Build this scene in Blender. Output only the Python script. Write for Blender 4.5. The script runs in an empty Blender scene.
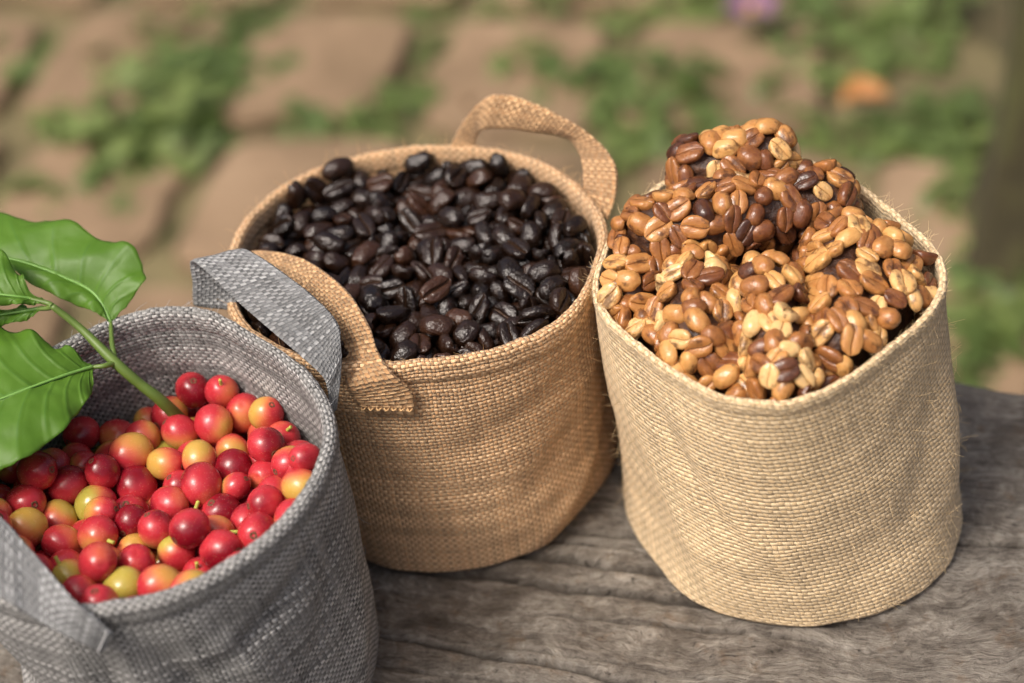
import bpy, bmesh, math, random
import numpy as np
from mathutils import Vector, Matrix, Quaternion

SC = bpy.context.scene
COL = SC.collection
R = math.radians
RND = random.Random(11)
NR = np.random.RandomState(4)

# ------------------------------------------------------------------ camera, sky, sun, exposure
cam_data = bpy.data.cameras.new('camera')
cam = bpy.data.objects.new('camera', cam_data)
COL.objects.link(cam)
SC.camera = cam
PITCH, ROLL, DIST = R(41), R(9), 0.72
_F = Vector((0, math.cos(PITCH), -math.sin(PITCH)))
_X0, _U0 = Vector((1, 0, 0)), Vector((0, math.sin(PITCH), math.cos(PITCH)))
_X = _X0 * math.cos(ROLL) - _U0 * math.sin(ROLL)
_U = _X0 * math.sin(ROLL) + _U0 * math.cos(ROLL)
_C = Vector((0, 0, 0.06)) - DIST * _F
cam.matrix_world = Matrix(((_X.x, _U.x, -_F.x, _C.x), (_X.y, _U.y, -_F.y, _C.y), (_X.z, _U.z, -_F.z, _C.z), (0, 0, 0, 1)))
cam_data.sensor_width = 36
cam_data.lens = 70
cam_data.clip_start = 0.01
cam_data.clip_end = 200
cam_data.dof.use_dof = True
cam_data.dof.focus_distance = 0.655
cam_data.dof.aperture_fstop = 5.2
cam_data.dof.aperture_blades = 9

SUN_ELEV, SUN_AZ = R(60), R(-122)        # azimuth from +Y (away from the camera) towards +X
w = bpy.data.worlds.new('World')
SC.world = w
w.use_nodes = True
wn = w.node_tree
sky = wn.nodes.new('ShaderNodeTexSky')
sky.sky_type = 'NISHITA'
sky.sun_disc = False
sky.sun_elevation = SUN_ELEV
sky.sun_rotation = SUN_AZ
sky.air_density = .6
sky.dust_density = 9.0
sky.ozone_density = .2
bg = wn.nodes['Background']
bg.inputs['Strength'].default_value = 0.115
wn.links.new(sky.outputs['Color'], bg.inputs['Color'])

sd = bpy.data.lights.new('sun', 'SUN')
sd.energy = 1.5
sd.angle = R(18)
sd.color = (1.0, 0.965, 0.91)
sun = bpy.data.objects.new('sun', sd)
COL.objects.link(sun)
_d = Vector((math.sin(SUN_AZ) * math.cos(SUN_ELEV), math.cos(SUN_AZ) * math.cos(SUN_ELEV), math.sin(SUN_ELEV)))
sun.rotation_euler = _d.to_track_quat('Z', 'Y').to_euler()
sun.location = _d * 5

SC.view_settings.view_transform = 'Standard'
SC.view_settings.look = 'None'
SC.view_settings.exposure = 0.56
SC.view_settings.gamma = 1.0
SC.view_settings.use_curve_mapping = False
SC.cycles.use_denoising = True
SC.cycles.max_bounces = 8

# ------------------------------------------------------------------ measured shapes, metres in the world
RIM = {"brown":[-1.88,0.73,3.54,2.85,-2.26,0.09,-0.89,-0.89,0.35,0.07,-0.08],"tan":[-0.86,-3.65,1.31,-3.88,-0.5,0.93,-0.93,1.99,-1.74,-0.61,-0.34],"grey":[-0.32,0.17,0.65,-1.1,0.53,-0.82,-1.07,1.08,-0.87,0.35,0.33]}
BOT = {"brown":[-0.85,1.53,1.25,0.62,-0.26,0.16,0.44,0.65,0.28,0.35,0.28],"tan":[0.22,1.77,-0.86,-0.71,-0.97,-0.28,-0.1,-0.68,-0.05,-0.27,0.24]}
HAND = {"grey_far":[[[-0.1082,0.0016,0.098],[-0.106,0.0011,0.108],[-0.1031,-0.001,0.119],[-0.0874,-0.0215,0.113],[-0.0703,-0.0452,0.109],[-0.063,-0.0539,0.105],[-0.062,-0.0565,0.1],[-0.0636,-0.0602,0.092]],[[-0.0928,-0.0056,0.099],[-0.0893,-0.001,0.109],[-0.0858,-0.0001,0.1205],[-0.0667,-0.0245,0.1205],[-0.0559,-0.04,0.116],[-0.0554,-0.0471,0.111],[-0.0568,-0.0523,0.104],[-0.0602,-0.0583,0.094]]],"brown_near":[[[-0.0922,0.0262,0.095],[-0.0833,0.0152,0.107],[-0.0665,-0.0011,0.113],[-0.0529,-0.0222,0.114],[-0.0464,-0.0386,0.111],[-0.0444,-0.0464,0.105],[-0.0398,-0.0541,0.1011],[-0.0352,-0.0546,0.0925],[-0.0361,-0.0542,0.0822]],[[-0.0954,0.0261,0.092],[-0.0872,0.0127,0.102],[-0.0719,-0.0056,0.107],[-0.0631,-0.0191,0.106],[-0.0579,-0.0321,0.103],[-0.0568,-0.0406,0.098],[-0.0564,-0.0503,0.0967],[-0.0552,-0.0503,0.0901],[-0.0531,-0.0507,0.0845]]],"brown_far":[[[-0.0129,0.0678,0.099],[-0.0038,0.0681,0.113],[0.0072,0.0641,0.1235],[0.0207,0.0565,0.1225],[0.0339,0.0453,0.118],[0.0423,0.0355,0.114],[0.0463,0.0276,0.11],[0.0449,0.0217,0.1035],[0.0405,0.0155,0.096]],[[-0.0029,0.0651,0.099],[-0.0009,0.0657,0.1055],[0.0021,0.063,0.11],[0.0133,0.0585,0.111],[0.029,0.0526,0.1085],[0.034,0.0463,0.107],[0.0349,0.0383,0.1045],[0.034,0.0317,0.1],[0.0339,0.0256,0.096]]],"grey_near":[[[-0.2073,-0.0593,0.108],[-0.1825,-0.0822,0.116],[-0.1611,-0.1079,0.1165],[-0.1516,-0.1219,0.1155],[-0.1398,-0.1393,0.1125],[-0.1334,-0.1453,0.1085],[-0.1284,-0.148,0.101]],[[-0.2082,-0.0862,0.094],[-0.1843,-0.1061,0.1015],[-0.1612,-0.1328,0.108],[-0.153,-0.1394,0.1055],[-0.1451,-0.1442,0.1015],[-0.1392,-0.1462,0.0975],[-0.1332,-0.1472,0.093]]]}
LEAF = {"far":[[[-0.1343,-0.0102,0.106],[-0.1346,-0.0106,0.106],[-0.135,-0.01,0.106]],[[-0.1261,-0.0059,0.112],[-0.1375,-0.0034,0.11],[-0.1367,-0.0105,0.109]],[[-0.1203,0.0014,0.117],[-0.1415,0.0011,0.113],[-0.1425,-0.0059,0.11]],[[-0.1279,0.0121,0.122],[-0.1505,0.0056,0.117],[-0.1507,-0.0022,0.114]],[[-0.1441,0.0223,0.124],[-0.1624,0.0122,0.12],[-0.1605,0.0036,0.118]],[[-0.1649,0.0347,0.124],[-0.1782,0.0187,0.122],[-0.1728,0.0128,0.122]],[[-0.1903,0.043,0.12],[-0.1972,0.025,0.12],[-0.1926,0.0159,0.12]],[[-0.2148,0.027,0.116],[-0.2148,0.0264,0.116],[-0.2147,0.0258,0.116]]],"near":[[[-0.1397,-0.0318,0.106],[-0.1396,-0.0324,0.106],[-0.1396,-0.0329,0.106]],[[-0.1442,-0.0286,0.11],[-0.1433,-0.0357,0.108],[-0.1396,-0.0438,0.105]],[[-0.154,-0.0242,0.114],[-0.1505,-0.0414,0.111],[-0.1428,-0.053,0.106]],[[-0.167,-0.016,0.116],[-0.1611,-0.0475,0.113],[-0.1508,-0.0665,0.107]],[[-0.1845,-0.0085,0.115],[-0.1754,-0.0529,0.113],[-0.1649,-0.0753,0.107]],[[-0.2045,-0.0126,0.11],[-0.1923,-0.0563,0.11],[-0.1818,-0.0768,0.105]],[[-0.2116,-0.0613,0.105],[-0.2112,-0.0624,0.105],[-0.2107,-0.0634,0.105]]],"high":[[[-0.1533,-0.0121,0.121],[-0.1532,-0.0127,0.121],[-0.1532,-0.0132,0.121]],[[-0.1578,-0.0101,0.126],[-0.1578,-0.0123,0.123],[-0.1573,-0.0151,0.123]],[[-0.1615,-0.0022,0.13],[-0.1637,-0.0129,0.126],[-0.1641,-0.0165,0.126]],[[-0.1728,0.0082,0.131],[-0.1753,-0.0103,0.128],[-0.1744,-0.0184,0.128]],[[-0.1958,0.0163,0.127],[-0.1917,-0.0028,0.127],[-0.1884,-0.0164,0.127]],[[-0.2077,0.0064,0.124],[-0.2076,0.0059,0.124],[-0.2075,0.0053,0.124]]],"low":[[[-0.1541,-0.0127,0.119],[-0.1541,-0.0132,0.119],[-0.154,-0.0138,0.119]],[[-0.1597,-0.0119,0.119],[-0.1602,-0.0133,0.119],[-0.1616,-0.0166,0.118]],[[-0.1673,-0.0105,0.119],[-0.1688,-0.0121,0.118],[-0.1691,-0.015,0.116]],[[-0.1774,-0.004,0.117],[-0.1805,-0.0106,0.116],[-0.1805,-0.0192,0.113]],[[-0.195,-0.0003,0.112],[-0.1957,-0.0092,0.112],[-0.1971,-0.0195,0.109]],[[-0.209,-0.0098,0.108],[-0.2089,-0.0103,0.108],[-0.2088,-0.0109,0.108]]]}
STEM = {"stem":[[-0.1138,-0.0302,0.066],[-0.1202,-0.0338,0.0865],[-0.1263,-0.0325,0.0955],[-0.1329,-0.0292,0.104],[-0.143,-0.0194,0.113],[-0.1506,-0.0154,0.121]],"far":[[-0.1329,-0.0287,0.104],[-0.1338,-0.0209,0.106],[-0.1347,-0.0101,0.106]],"near":[[-0.1328,-0.0297,0.104],[-0.1359,-0.0327,0.106],[-0.14,-0.0323,0.106]],"high":[[-0.1506,-0.0154,0.121],[-0.1523,-0.014,0.1215],[-0.1578,-0.0123,0.123]],"low":[[-0.1506,-0.0154,0.121],[-0.1523,-0.0149,0.12],[-0.1568,-0.0131,0.119]]}
CLUMP = {"top":[[[0.0726,0.0016,0.122],[0.0953,0.0004,0.124],0.0098],[[0.0742,0.002,0.118],[0.0877,-0.0008,0.12],0.009]],"cross":[[[0.0541,-0.0192,0.113],[0.0806,-0.0188,0.116],0.0125],[[0.0806,-0.0188,0.116],[0.1099,-0.0138,0.112],0.0125],[[0.071,-0.0038,0.11],[0.095,-0.0055,0.11],0.0105]],"left":[[[0.0501,-0.016,0.107],[0.0406,-0.0358,0.103],0.0115],[[0.0521,-0.0216,0.104],[0.0449,-0.0377,0.101],0.0105]],"lowleft":[[[0.0626,-0.043,0.107],[0.0585,-0.0676,0.105],0.0112],[[0.0533,-0.0481,0.101],[0.0556,-0.0696,0.1],0.0105],[[0.07,-0.0414,0.102],[0.0644,-0.0679,0.101],0.0098]],"mid":[[[0.0841,-0.0568,0.114],[0.0815,-0.0905,0.108],0.0098],[[0.0828,-0.0585,0.105],[0.0806,-0.0817,0.102],0.0098]],"right":[[[0.1126,-0.042,0.111],[0.1026,-0.0782,0.105],0.0125],[[0.1199,-0.0438,0.108],[0.1204,-0.0737,0.102],0.0125],[[0.1303,-0.0515,0.101],[0.1248,-0.0629,0.1],0.011]],"front":[[[0.0545,-0.0748,0.097],[0.0753,-0.0847,0.098],0.009],[[0.0753,-0.0847,0.098],[0.1006,-0.0838,0.097],0.009],[[0.1068,-0.0807,0.099],[0.1292,-0.0651,0.098],0.0095]],"corner":[[[0.038,-0.0365,0.097],[0.0488,-0.0655,0.096],0.01]],"gap":[[[0.0797,-0.0181,0.092],[0.0776,-0.0462,0.089],0.013],[[0.104,-0.0267,0.094],[0.0988,-0.0576,0.09],0.012],[[0.0506,-0.0138,0.09],[0.0707,-0.0369,0.087],0.014],[[0.1157,-0.0355,0.09],[0.1269,-0.0454,0.087],0.014],[[0.0997,0.0027,0.094],[0.1192,-0.0053,0.094],0.013]]}
WEED = [[-0.3645,1.1019,0.03],[-0.3122,1.149,0.035],[-0.2858,1.0972,0.05],[-0.2564,1.0977,0.045],[-0.2271,1.1337,0.045],[-0.207,1.1737,0.03],[-0.3076,1.019,0.045],[-0.3194,0.9585,0.03],[-0.3774,1.0713,0.025],[-0.2741,1.0099,0.03],[-0.4455,1.1872,0.03],[-0.4069,0.9508,0.025],[-0.2631,1.2089,0.02],[-0.1556,1.0135,0.025],[-0.0899,1.0003,0.035],[-0.1196,0.9679,0.025],[-0.046,1.0214,0.025],[-0.0262,1.0938,0.02],[0.0555,1.0353,0.035],[0.0848,1.0014,0.04],[0.1256,0.9899,0.03],[0.1655,0.9458,0.05],[0.1724,0.904,0.04],[0.0362,1.1301,0.02],[-0.0306,1.1686,0.02],[0.146,0.8803,0.03],[0.2631,0.9267,0.04],[0.2969,1.0004,0.05],[0.3252,0.9584,0.05],[0.2794,0.8748,0.045],[0.2425,0.8694,0.04],[0.3576,1.0175,0.045],[0.3937,0.9724,0.05],[0.3838,0.8462,0.05],[0.343,0.8421,0.045],[0.4011,0.7966,0.04],[0.3689,0.7409,0.045],[0.3712,0.6158,0.05],[0.3724,0.5791,0.045],[0.331,0.5423,0.05],[0.4144,0.695,0.04],[0.4368,1.0297,0.05],[0.3401,1.0675,0.05],[0.2318,1.1128,0.04],[0.0992,1.1583,0.03],[0.3753,0.659,0.03],[0.1505,1.0964,0.02],[0.4042,0.7317,0.05],[0.3946,0.6414,0.05],[0.4289,0.8491,0.045],[0.4412,0.7713,0.05]]
LEAFLET = [0.3372,0.8729,-0.49]
FLOWER = [0.2656,1.0136,-0.47]
TRUNK = [0.4503,0.6725,-0.52]
N_DARK = 211
DARK = [[56,-150,959,145,-380,-890,-205,114,91,63],
[-231,-120,981,334,-894,-290,69,123,81,61],
[-538,635,1011,107,-91,691,-709,130,81,63],
[-591,259,964,947,95,59,-301,123,78,60],
[-239,-287,958,137,89,150,975,121,90,64],
[-149,-334,948,916,-72,-187,347,107,87,59],
[-543,555,973,96,65,37,-993,119,79,59],
[-389,-188,962,957,-179,127,189,119,84,61],
[84,297,997,244,-176,47,-953,114,89,62],
[145,-108,975,78,28,-33,-996,114,81,59],
[-455,-91,964,741,41,-71,-667,127,81,62],
[-97,-195,916,342,328,69,-878,124,83,62],
[-771,422,948,931,170,-279,-163,126,85,64],
[67,44,971,482,-75,-37,872,117,79,59],
[183,-301,994,486,-670,-473,302,108,87,60],
[-239,650,967,81,157,687,-705,115,79,58],
[-222,269,927,89,-87,75,-989,130,83,64],
[-111,524,971,791,270,215,504,119,86,62],
[-223,123,955,594,234,-8,-769,109,80,58],
[-368,-406,953,255,280,108,-919,116,88,62],
[121,117,953,790,110,-411,441,123,88,64],
[-468,189,941,367,150,-198,-896,123,83,62],
[-632,593,961,738,459,425,-252,108,89,60],
[-15,-225,909,897,238,-94,-362,108,87,60],
[-703,546,985,622,321,688,-189,127,79,61],
[-363,-283,930,918,-43,-211,332,120,85,62],
[165,-191,968,309,26,145,-940,114,78,58],
[-296,354,932,491,-77,-488,717,110,76,56],
[-463,329,958,791,-23,78,-606,117,77,58],
[-171,411,950,7,-312,277,909,119,88,63],
[-146,296,966,442,-100,102,886,122,78,60],
[282,109,981,425,-56,-45,-902,115,72,56],
[-410,93,942,381,112,-29,-917,114,74,57],
[-337,-113,936,500,485,160,-699,108,82,58],
[-392,570,958,975,83,-132,-157,106,86,59],
[82,-339,977,758,-648,-41,-65,106,77,56],
[3,369,951,19,22,-370,929,124,78,60],
[52,537,975,222,647,294,-668,118,79,59],
[259,-208,980,628,-324,-707,3,114,83,60],
[-37,586,952,631,739,-236,-11,121,80,60],
[33,143,948,798,217,57,-559,120,82,61],
[32,-42,951,800,-142,84,-577,120,90,64],
[-568,168,935,25,-398,156,-904,115,72,56],
[-393,-44,950,377,-920,-56,-92,117,72,57],
[-59,-51,951,174,180,400,882,113,78,58],
[139,267,979,273,-428,718,-477,116,78,58],
[195,348,972,55,36,235,970,110,87,60],
[-23,492,963,322,-230,259,881,112,88,61],
[-5,-402,965,731,20,225,-644,103,66,51],
[-46,277,959,992,52,-99,62,94,71,50],
[-691,428,949,637,65,115,-760,110,75,56],
[-39,187,944,581,-201,-450,648,111,74,56],
[-79,440,929,45,36,72,996,123,87,63],
[-159,88,934,541,-49,382,-748,104,66,51],
[-258,448,920,890,17,413,-192,117,79,59],
[-8,69,937,608,737,289,-63,118,73,57],
[-14,-120,921,827,22,450,-337,100,66,50],
[-187,593,927,921,196,-335,22,111,85,60],
[-313,593,936,481,-143,341,-795,102,64,49],
[-118,243,924,355,-19,144,923,108,86,59],
[-330,141,933,593,539,575,-161,104,80,56],
[-209,-363,935,257,-600,-592,473,108,83,58],
[113,394,971,848,123,47,513,117,88,62],
[-394,484,941,900,-21,420,-117,108,79,57],
[217,81,961,611,-498,-604,124,117,74,57],
[-306,-351,943,711,-48,-33,-701,111,72,55],
[-465,529,933,260,-85,-255,927,125,79,61],
[-607,426,964,977,-212,28,-3,97,75,52],
[292,-15,930,418,-616,-390,-542,124,84,63],
[79,-399,958,701,-645,-289,89,114,85,61],
[-423,-229,927,777,-188,112,590,96,77,53],
[-625,368,936,161,-163,-50,-972,127,83,63],
[230,259,942,845,409,201,279,125,84,63],
[-167,-240,933,935,3,-88,-343,113,80,58],
[-62,90,937,600,-412,342,594,124,85,63],
[-276,60,923,847,-239,281,-382,98,73,52],
[-165,-80,928,3,207,-103,-973,105,73,54],
[-497,94,910,752,359,181,523,112,88,61],
[-341,61,939,345,671,-647,112,119,79,60],
[-810,366,919,171,-78,-396,899,100,71,52],
[-507,258,922,925,92,82,359,112,77,57],
[-252,532,908,234,-36,-83,968,127,83,63],
[236,9,965,866,-389,-84,303,106,85,58],
[-206,9,937,485,178,254,817,123,78,60],
[-471,619,949,614,216,-10,-759,104,81,56],
[243,177,953,752,323,21,574,111,86,60],
[247,-48,955,69,633,-120,762,105,69,52],
[-120,160,932,984,-49,-84,-153,106,77,55],
[-204,-158,907,544,591,129,582,108,86,59],
[-425,411,939,770,360,-349,-395,108,78,56],
[-99,-347,909,664,-518,531,-98,108,79,57],
[-551,309,951,96,22,613,784,113,78,58],
[-384,232,932,652,532,-86,533,110,68,53],
[55,289,943,468,107,-141,-866,125,83,63],
[-539,401,952,175,823,-533,92,102,73,53],
[148,28,947,688,-184,305,632,103,73,53],
[-140,-7,928,602,-558,324,-470,107,73,55],
[-649,201,938,376,-5,553,744,119,89,63],
[26,448,938,813,89,118,563,126,79,61],
[-381,393,944,530,292,643,469,114,70,55],
[160,176,963,493,528,585,368,104,80,56],
[94,194,941,118,299,133,938,108,87,60],
[-456,18,934,155,-133,-109,973,94,74,51],
[-67,-93,912,23,362,-228,904,99,81,55],
[75,-234,928,283,-621,449,577,95,76,52],
[-551,485,936,929,-286,-177,154,108,72,54],
[-382,174,934,18,32,-555,831,98,66,49],
[118,489,936,704,564,-430,-40,125,86,64],
[-264,-197,931,749,-204,119,-619,108,70,53],
[-129,-109,892,866,-170,181,435,97,76,53],
[-719,243,946,770,-337,-349,-414,102,84,57],
[-762,499,931,523,-11,716,-462,106,81,57],
[-565,83,918,355,262,-386,-810,115,71,56],
[-458,-383,951,799,324,173,475,111,87,60],
[-340,-197,900,947,209,-152,191,125,81,62],
[-537,-8,919,437,264,-270,-816,116,79,59],
[-848,-157,954,489,257,691,467,96,71,51],
[257,-127,945,84,-111,-42,-989,114,92,63],
[-739,395,862,83,-231,383,-891,121,79,60],
[-164,505,934,882,-67,99,456,115,82,60],
[-255,180,914,583,364,-167,-707,102,83,57],
[-468,-204,942,695,122,-627,-329,99,78,54],
[-310,428,912,654,613,-159,-414,107,81,57],
[-399,318,916,723,-370,-366,-455,116,75,57],
[-355,303,895,274,690,-601,295,125,84,63],
[-80,-275,885,983,104,-130,-82,107,70,53],
[-88,52,892,174,-38,-109,978,128,78,61],
[-91,326,929,885,112,-151,427,96,72,51],
[123,-272,932,966,-214,89,114,131,81,63],
[-280,625,906,29,-144,981,129,119,84,62],
[5,-317,921,52,-220,550,804,113,85,60],
[-500,456,895,775,305,115,-541,116,93,64],
[286,74,934,868,281,-267,-311,95,73,51],
[-131,-394,904,500,-775,380,69,96,75,52],
[-777,-212,943,771,56,-162,-613,120,79,60],
[-234,355,903,523,-70,107,843,116,85,61],
[-305,5,888,449,-221,-140,-854,125,77,60],
[194,-59,936,514,384,76,763,103,80,56],
[-666,364,888,424,345,-204,-812,104,72,53],
[166,115,895,504,-276,-444,687,123,87,64],
[-282,275,889,751,-200,36,629,95,71,50],
[-357,380,868,795,-76,-326,-506,126,78,61],
[206,331,943,307,950,-39,-43,117,79,59],
[-297,-270,898,938,4,-345,0,120,87,63],
[-284,-355,880,676,224,598,367,121,87,63],
[-671,124,952,924,-158,49,346,125,82,62],
[-724,428,902,940,-237,153,190,108,67,52],
[123,-57,928,952,-58,235,-188,109,84,59],
[-368,628,929,801,-271,343,-409,107,73,54],
[-187,168,924,181,-557,-219,781,92,75,51],
[140,-187,913,304,-93,-608,728,107,81,57],
[82,30,913,559,-45,-65,825,111,88,61],
[-7,1,905,79,76,-402,909,116,71,56],
[-427,260,897,434,496,-233,715,114,83,60],
[-146,-429,901,849,396,102,-335,107,77,55],
[-275,-76,917,429,257,-280,-820,117,87,62],
[-834,292,931,132,-235,222,937,122,86,63],
[-318,483,912,722,-556,100,-401,93,73,50],
[-600,613,873,706,652,273,-20,120,80,60],
[-835,-121,988,527,-109,296,789,113,85,60],
[-229,-455,916,332,-435,-615,-568,118,82,60],
[-289,96,881,337,384,-593,-623,105,64,50],
[313,136,927,480,581,-367,-545,100,72,52],
[-672,550,891,827,-302,156,448,96,69,50],
[-422,-131,916,586,466,271,605,119,78,59],
[-36,-328,856,32,179,-936,-301,122,76,59],
[-225,-280,887,13,394,-24,-919,107,87,59],
[-636,288,911,88,281,-139,-946,112,85,60],
[-129,586,944,168,606,514,583,104,68,52],
[-850,224,976,937,-101,-193,-272,128,80,62],
[-146,129,880,391,-378,-99,834,101,80,55],
[-368,551,890,889,27,456,33,120,81,61],
[-526,-367,958,146,850,392,-320,115,85,61],
[-440,170,881,545,-695,175,435,113,89,61],
[31,-185,879,86,29,-100,-991,109,81,58],
[218,-239,935,310,-520,-558,567,103,75,54],
[-146,372,915,466,134,-41,-874,104,78,56],
[-68,-145,878,87,36,704,-704,111,90,61],
[-484,-134,901,31,587,471,658,113,87,61],
[-612,34,954,947,257,157,-113,107,82,58],
[-29,241,912,4,-304,355,884,99,70,51],
[-550,604,924,669,256,-221,662,114,81,59],
[309,-76,887,61,681,-179,-707,120,74,58],
[-842,-38,939,114,4,-88,990,133,81,64],
[-20,298,916,771,-596,-190,122,97,71,51],
[-326,-428,918,110,228,869,424,119,81,60],
[-405,120,886,41,-90,18,995,112,79,58],
[9,-374,937,216,31,-974,-57,98,71,51],
[-444,-205,861,963,130,140,189,118,77,58],
[-291,361,877,105,864,491,-33,96,72,51],
[-601,532,899,937,-225,266,-6,101,77,54],
[-599,-334,998,431,63,343,832,116,91,63],
[-715,-282,983,275,916,-293,-4,105,78,56],
[-238,-110,879,640,-227,-42,-733,106,85,58],
[-484,-44,908,898,273,-297,-175,96,78,53],
[217,180,917,12,153,983,102,101,65,50],
[-627,248,849,792,-82,-504,334,116,75,57],
[-869,-105,894,665,-458,547,-220,111,74,56],
[-862,-14,886,210,44,232,949,105,79,56],
[-3,213,914,353,125,870,-322,129,82,63],
[123,310,915,613,269,-206,-714,112,69,54],
[-586,161,861,583,-485,60,-649,124,80,61],
[-346,473,844,151,417,-53,895,127,84,63],
[-81,-47,888,30,127,-526,-841,96,68,50],
[157,-8,900,586,-111,641,483,113,77,57],
[-213,103,889,901,350,-254,-22,117,90,63],
[175,-331,908,31,-497,506,704,110,68,53],
[-65,524,895,814,323,-40,-481,106,66,51],
[-474,358,901,830,202,410,320,107,81,57],
[-452,-294,903,406,385,453,694,96,78,53],
[-307,630,821,891,-381,43,-245,111,76,57],
[-529,-141,965,743,-219,417,-475,109,87,60],
[-523,189,867,583,-373,686,227,119,79,60],
[58,-86,894,845,-38,-82,527,114,72,56],
[-112,-2,836,787,-197,-390,436,106,81,57],
[-394,0,886,159,904,-4,397,105,68,52],
[-586,427,877,666,-28,321,-672,126,80,62],
[176,-145,922,926,143,6,-348,119,77,59],
[-370,145,834,838,-483,-218,-128,114,90,62],
[-390,-267,861,149,-339,112,922,102,78,55],
[104,70,865,860,-173,-229,-422,108,68,53],
[-369,629,875,248,-587,768,67,100,78,54],
[290,226,898,109,-633,-341,687,113,75,57],
[8,-132,841,753,-485,-375,-240,100,68,51],
[-809,257,919,57,-410,887,-204,113,91,62],
[-546,68,863,410,-557,-217,689,109,76,56],
[-902,71,921,516,-485,518,-479,119,78,59],
[-800,-118,907,736,-256,84,-621,97,75,53],
[-803,-167,897,226,956,29,-182,105,76,55],
[-345,-68,877,402,-85,-651,-639,126,86,64],
[286,151,861,481,-4,-240,843,102,74,53],
[-652,178,898,183,791,-537,230,109,77,56],
[-93,173,882,570,430,261,649,123,77,60],
[-9,547,903,180,120,968,129,103,81,56],
[-419,40,892,105,16,-556,-824,117,72,56],
[-159,-68,867,26,514,-572,-639,111,78,57],
[-360,-130,848,970,202,121,-68,116,83,60],
[-167,290,895,56,-976,-209,-20,101,78,54],
[-309,135,819,432,-444,503,-603,106,79,56],
[207,393,870,717,350,-599,67,107,71,54],
[-326,201,868,914,3,368,169,129,80,62],
[-347,42,834,744,108,-7,-659,125,80,62],
[-334,376,814,296,-61,7,-953,108,71,54],
[-643,466,908,798,174,-159,-554,110,84,59],
[-734,305,878,966,-89,57,-234,119,84,62],
[114,-262,867,816,376,-1,438,104,80,56],
[-155,218,883,900,426,-80,39,102,67,51],
[-183,407,862,416,-185,-223,862,107,71,53],
[-430,439,892,428,-507,728,-172,130,82,64],
[-435,545,877,568,425,-84,700,120,89,64],
[-781,448,854,791,194,519,261,108,88,60],
[-61,-176,792,744,344,-43,-571,111,82,59],
[120,-37,872,914,33,194,-355,99,72,52],
[169,247,906,468,106,-77,-874,108,72,54],
[-78,314,869,194,971,110,81,96,71,51],
[-271,-22,839,866,219,-204,-400,108,67,52],
[-284,-246,833,627,-18,-608,486,106,73,54],
[-768,-219,888,855,453,225,117,101,74,53],
[232,33,890,43,252,-164,-953,100,66,50],
[-553,156,808,44,751,630,-191,113,82,59],
[168,399,917,847,21,-324,420,107,74,55],
[-34,-389,869,784,-410,-411,218,94,73,51],
[65,152,893,757,228,111,602,122,78,60],
[-91,590,877,945,-292,-50,-136,104,68,51],
[-44,-230,841,769,307,275,488,130,80,63],
[-583,-62,974,540,-142,164,813,123,82,62],
[135,435,855,90,659,87,742,121,81,61],
[238,-117,878,638,-278,-434,-572,114,81,59],
[-297,292,822,865,78,-229,-439,118,87,62],
[-680,-309,902,383,74,-143,910,124,80,61],
[-110,-211,835,883,-187,-342,-260,108,72,54],
[-166,-302,888,634,401,299,590,106,82,57],
[-645,507,854,112,494,-560,-656,100,79,55],
[-364,346,772,52,-112,-412,903,100,65,50],
[-850,315,791,633,371,128,667,124,79,61],
[-882,118,849,523,446,299,-662,109,72,55],
[-514,643,774,659,524,444,-307,105,71,53],
[-748,395,781,34,-594,-52,-802,119,77,59],
[248,-47,801,862,268,-420,-95,119,82,61],
[-185,334,767,90,915,-389,60,118,77,58],
[-878,37,770,474,689,-310,-452,94,68,49],
[128,-339,816,395,-523,-424,-625,121,88,63],
[-817,421,790,599,625,330,376,123,87,64],
[-696,447,799,70,432,-7,899,123,87,64],
[-872,198,778,91,-628,713,298,107,79,57],
[-708,505,859,445,-511,-28,735,111,89,61],
[-78,-422,789,559,701,-152,417,121,81,61],
[-615,564,802,263,318,182,892,109,86,60],
[-811,-63,771,583,498,-572,-293,111,82,58],
[302,-35,769,707,283,-426,-488,122,82,61],
[-29,21,779,430,138,106,886,120,84,62],
[283,111,788,570,-38,777,264,115,83,60],
[-540,-288,776,684,-659,-158,-269,95,74,52],
[-375,630,777,651,-745,142,33,110,86,60],
[-592,-327,777,288,-573,-471,-606,101,74,53],
[237,303,772,292,-642,600,378,99,69,51],
[-764,-188,814,735,6,549,396,114,87,61],
[-750,-263,771,380,286,208,855,93,75,51],
[-171,-432,777,411,888,198,60,104,78,55],
[-643,508,767,779,119,422,-448,100,79,55],
[-901,33,839,321,588,393,630,90,73,50],
[7,-431,861,675,-543,-445,-226,128,79,62],
[-285,585,769,675,405,-29,616,105,78,56],
[-196,-432,844,161,967,5,198,109,87,60],
[-815,-209,782,651,-148,703,245,115,82,60],
[270,30,781,483,126,-453,-739,106,84,58],
[-873,120,961,531,-140,-9,-835,112,86,60],
[263,266,811,694,-162,-698,71,129,83,64],
[-739,470,774,672,550,175,-465,92,72,50],
[-70,533,766,184,384,306,-852,121,77,59],
[-116,123,782,990,-63,-33,118,98,81,55],
[-577,-388,805,636,-711,-54,-297,115,81,59],
[52,507,844,791,-100,-586,-145,130,82,63],
[297,194,808,70,713,95,-691,116,89,62],
[234,191,798,357,-452,-504,644,121,76,59],
[217,331,828,761,-320,-326,-461,100,80,55],
[282,-110,824,429,656,520,-339,102,69,52],
[-655,-281,799,182,-518,-487,-679,105,72,53],
[-6,577,830,676,696,-113,-214,96,75,52],
[-773,333,776,912,95,376,-137,94,71,50],
[-482,594,769,652,402,538,-351,124,87,64],
[166,-187,781,855,70,-431,-280,96,71,51],
[281,-173,895,528,237,-678,-453,105,79,56],
[-655,-318,785,625,692,-53,-358,128,81,62],
[-98,-90,791,561,63,-353,746,100,70,51],
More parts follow.
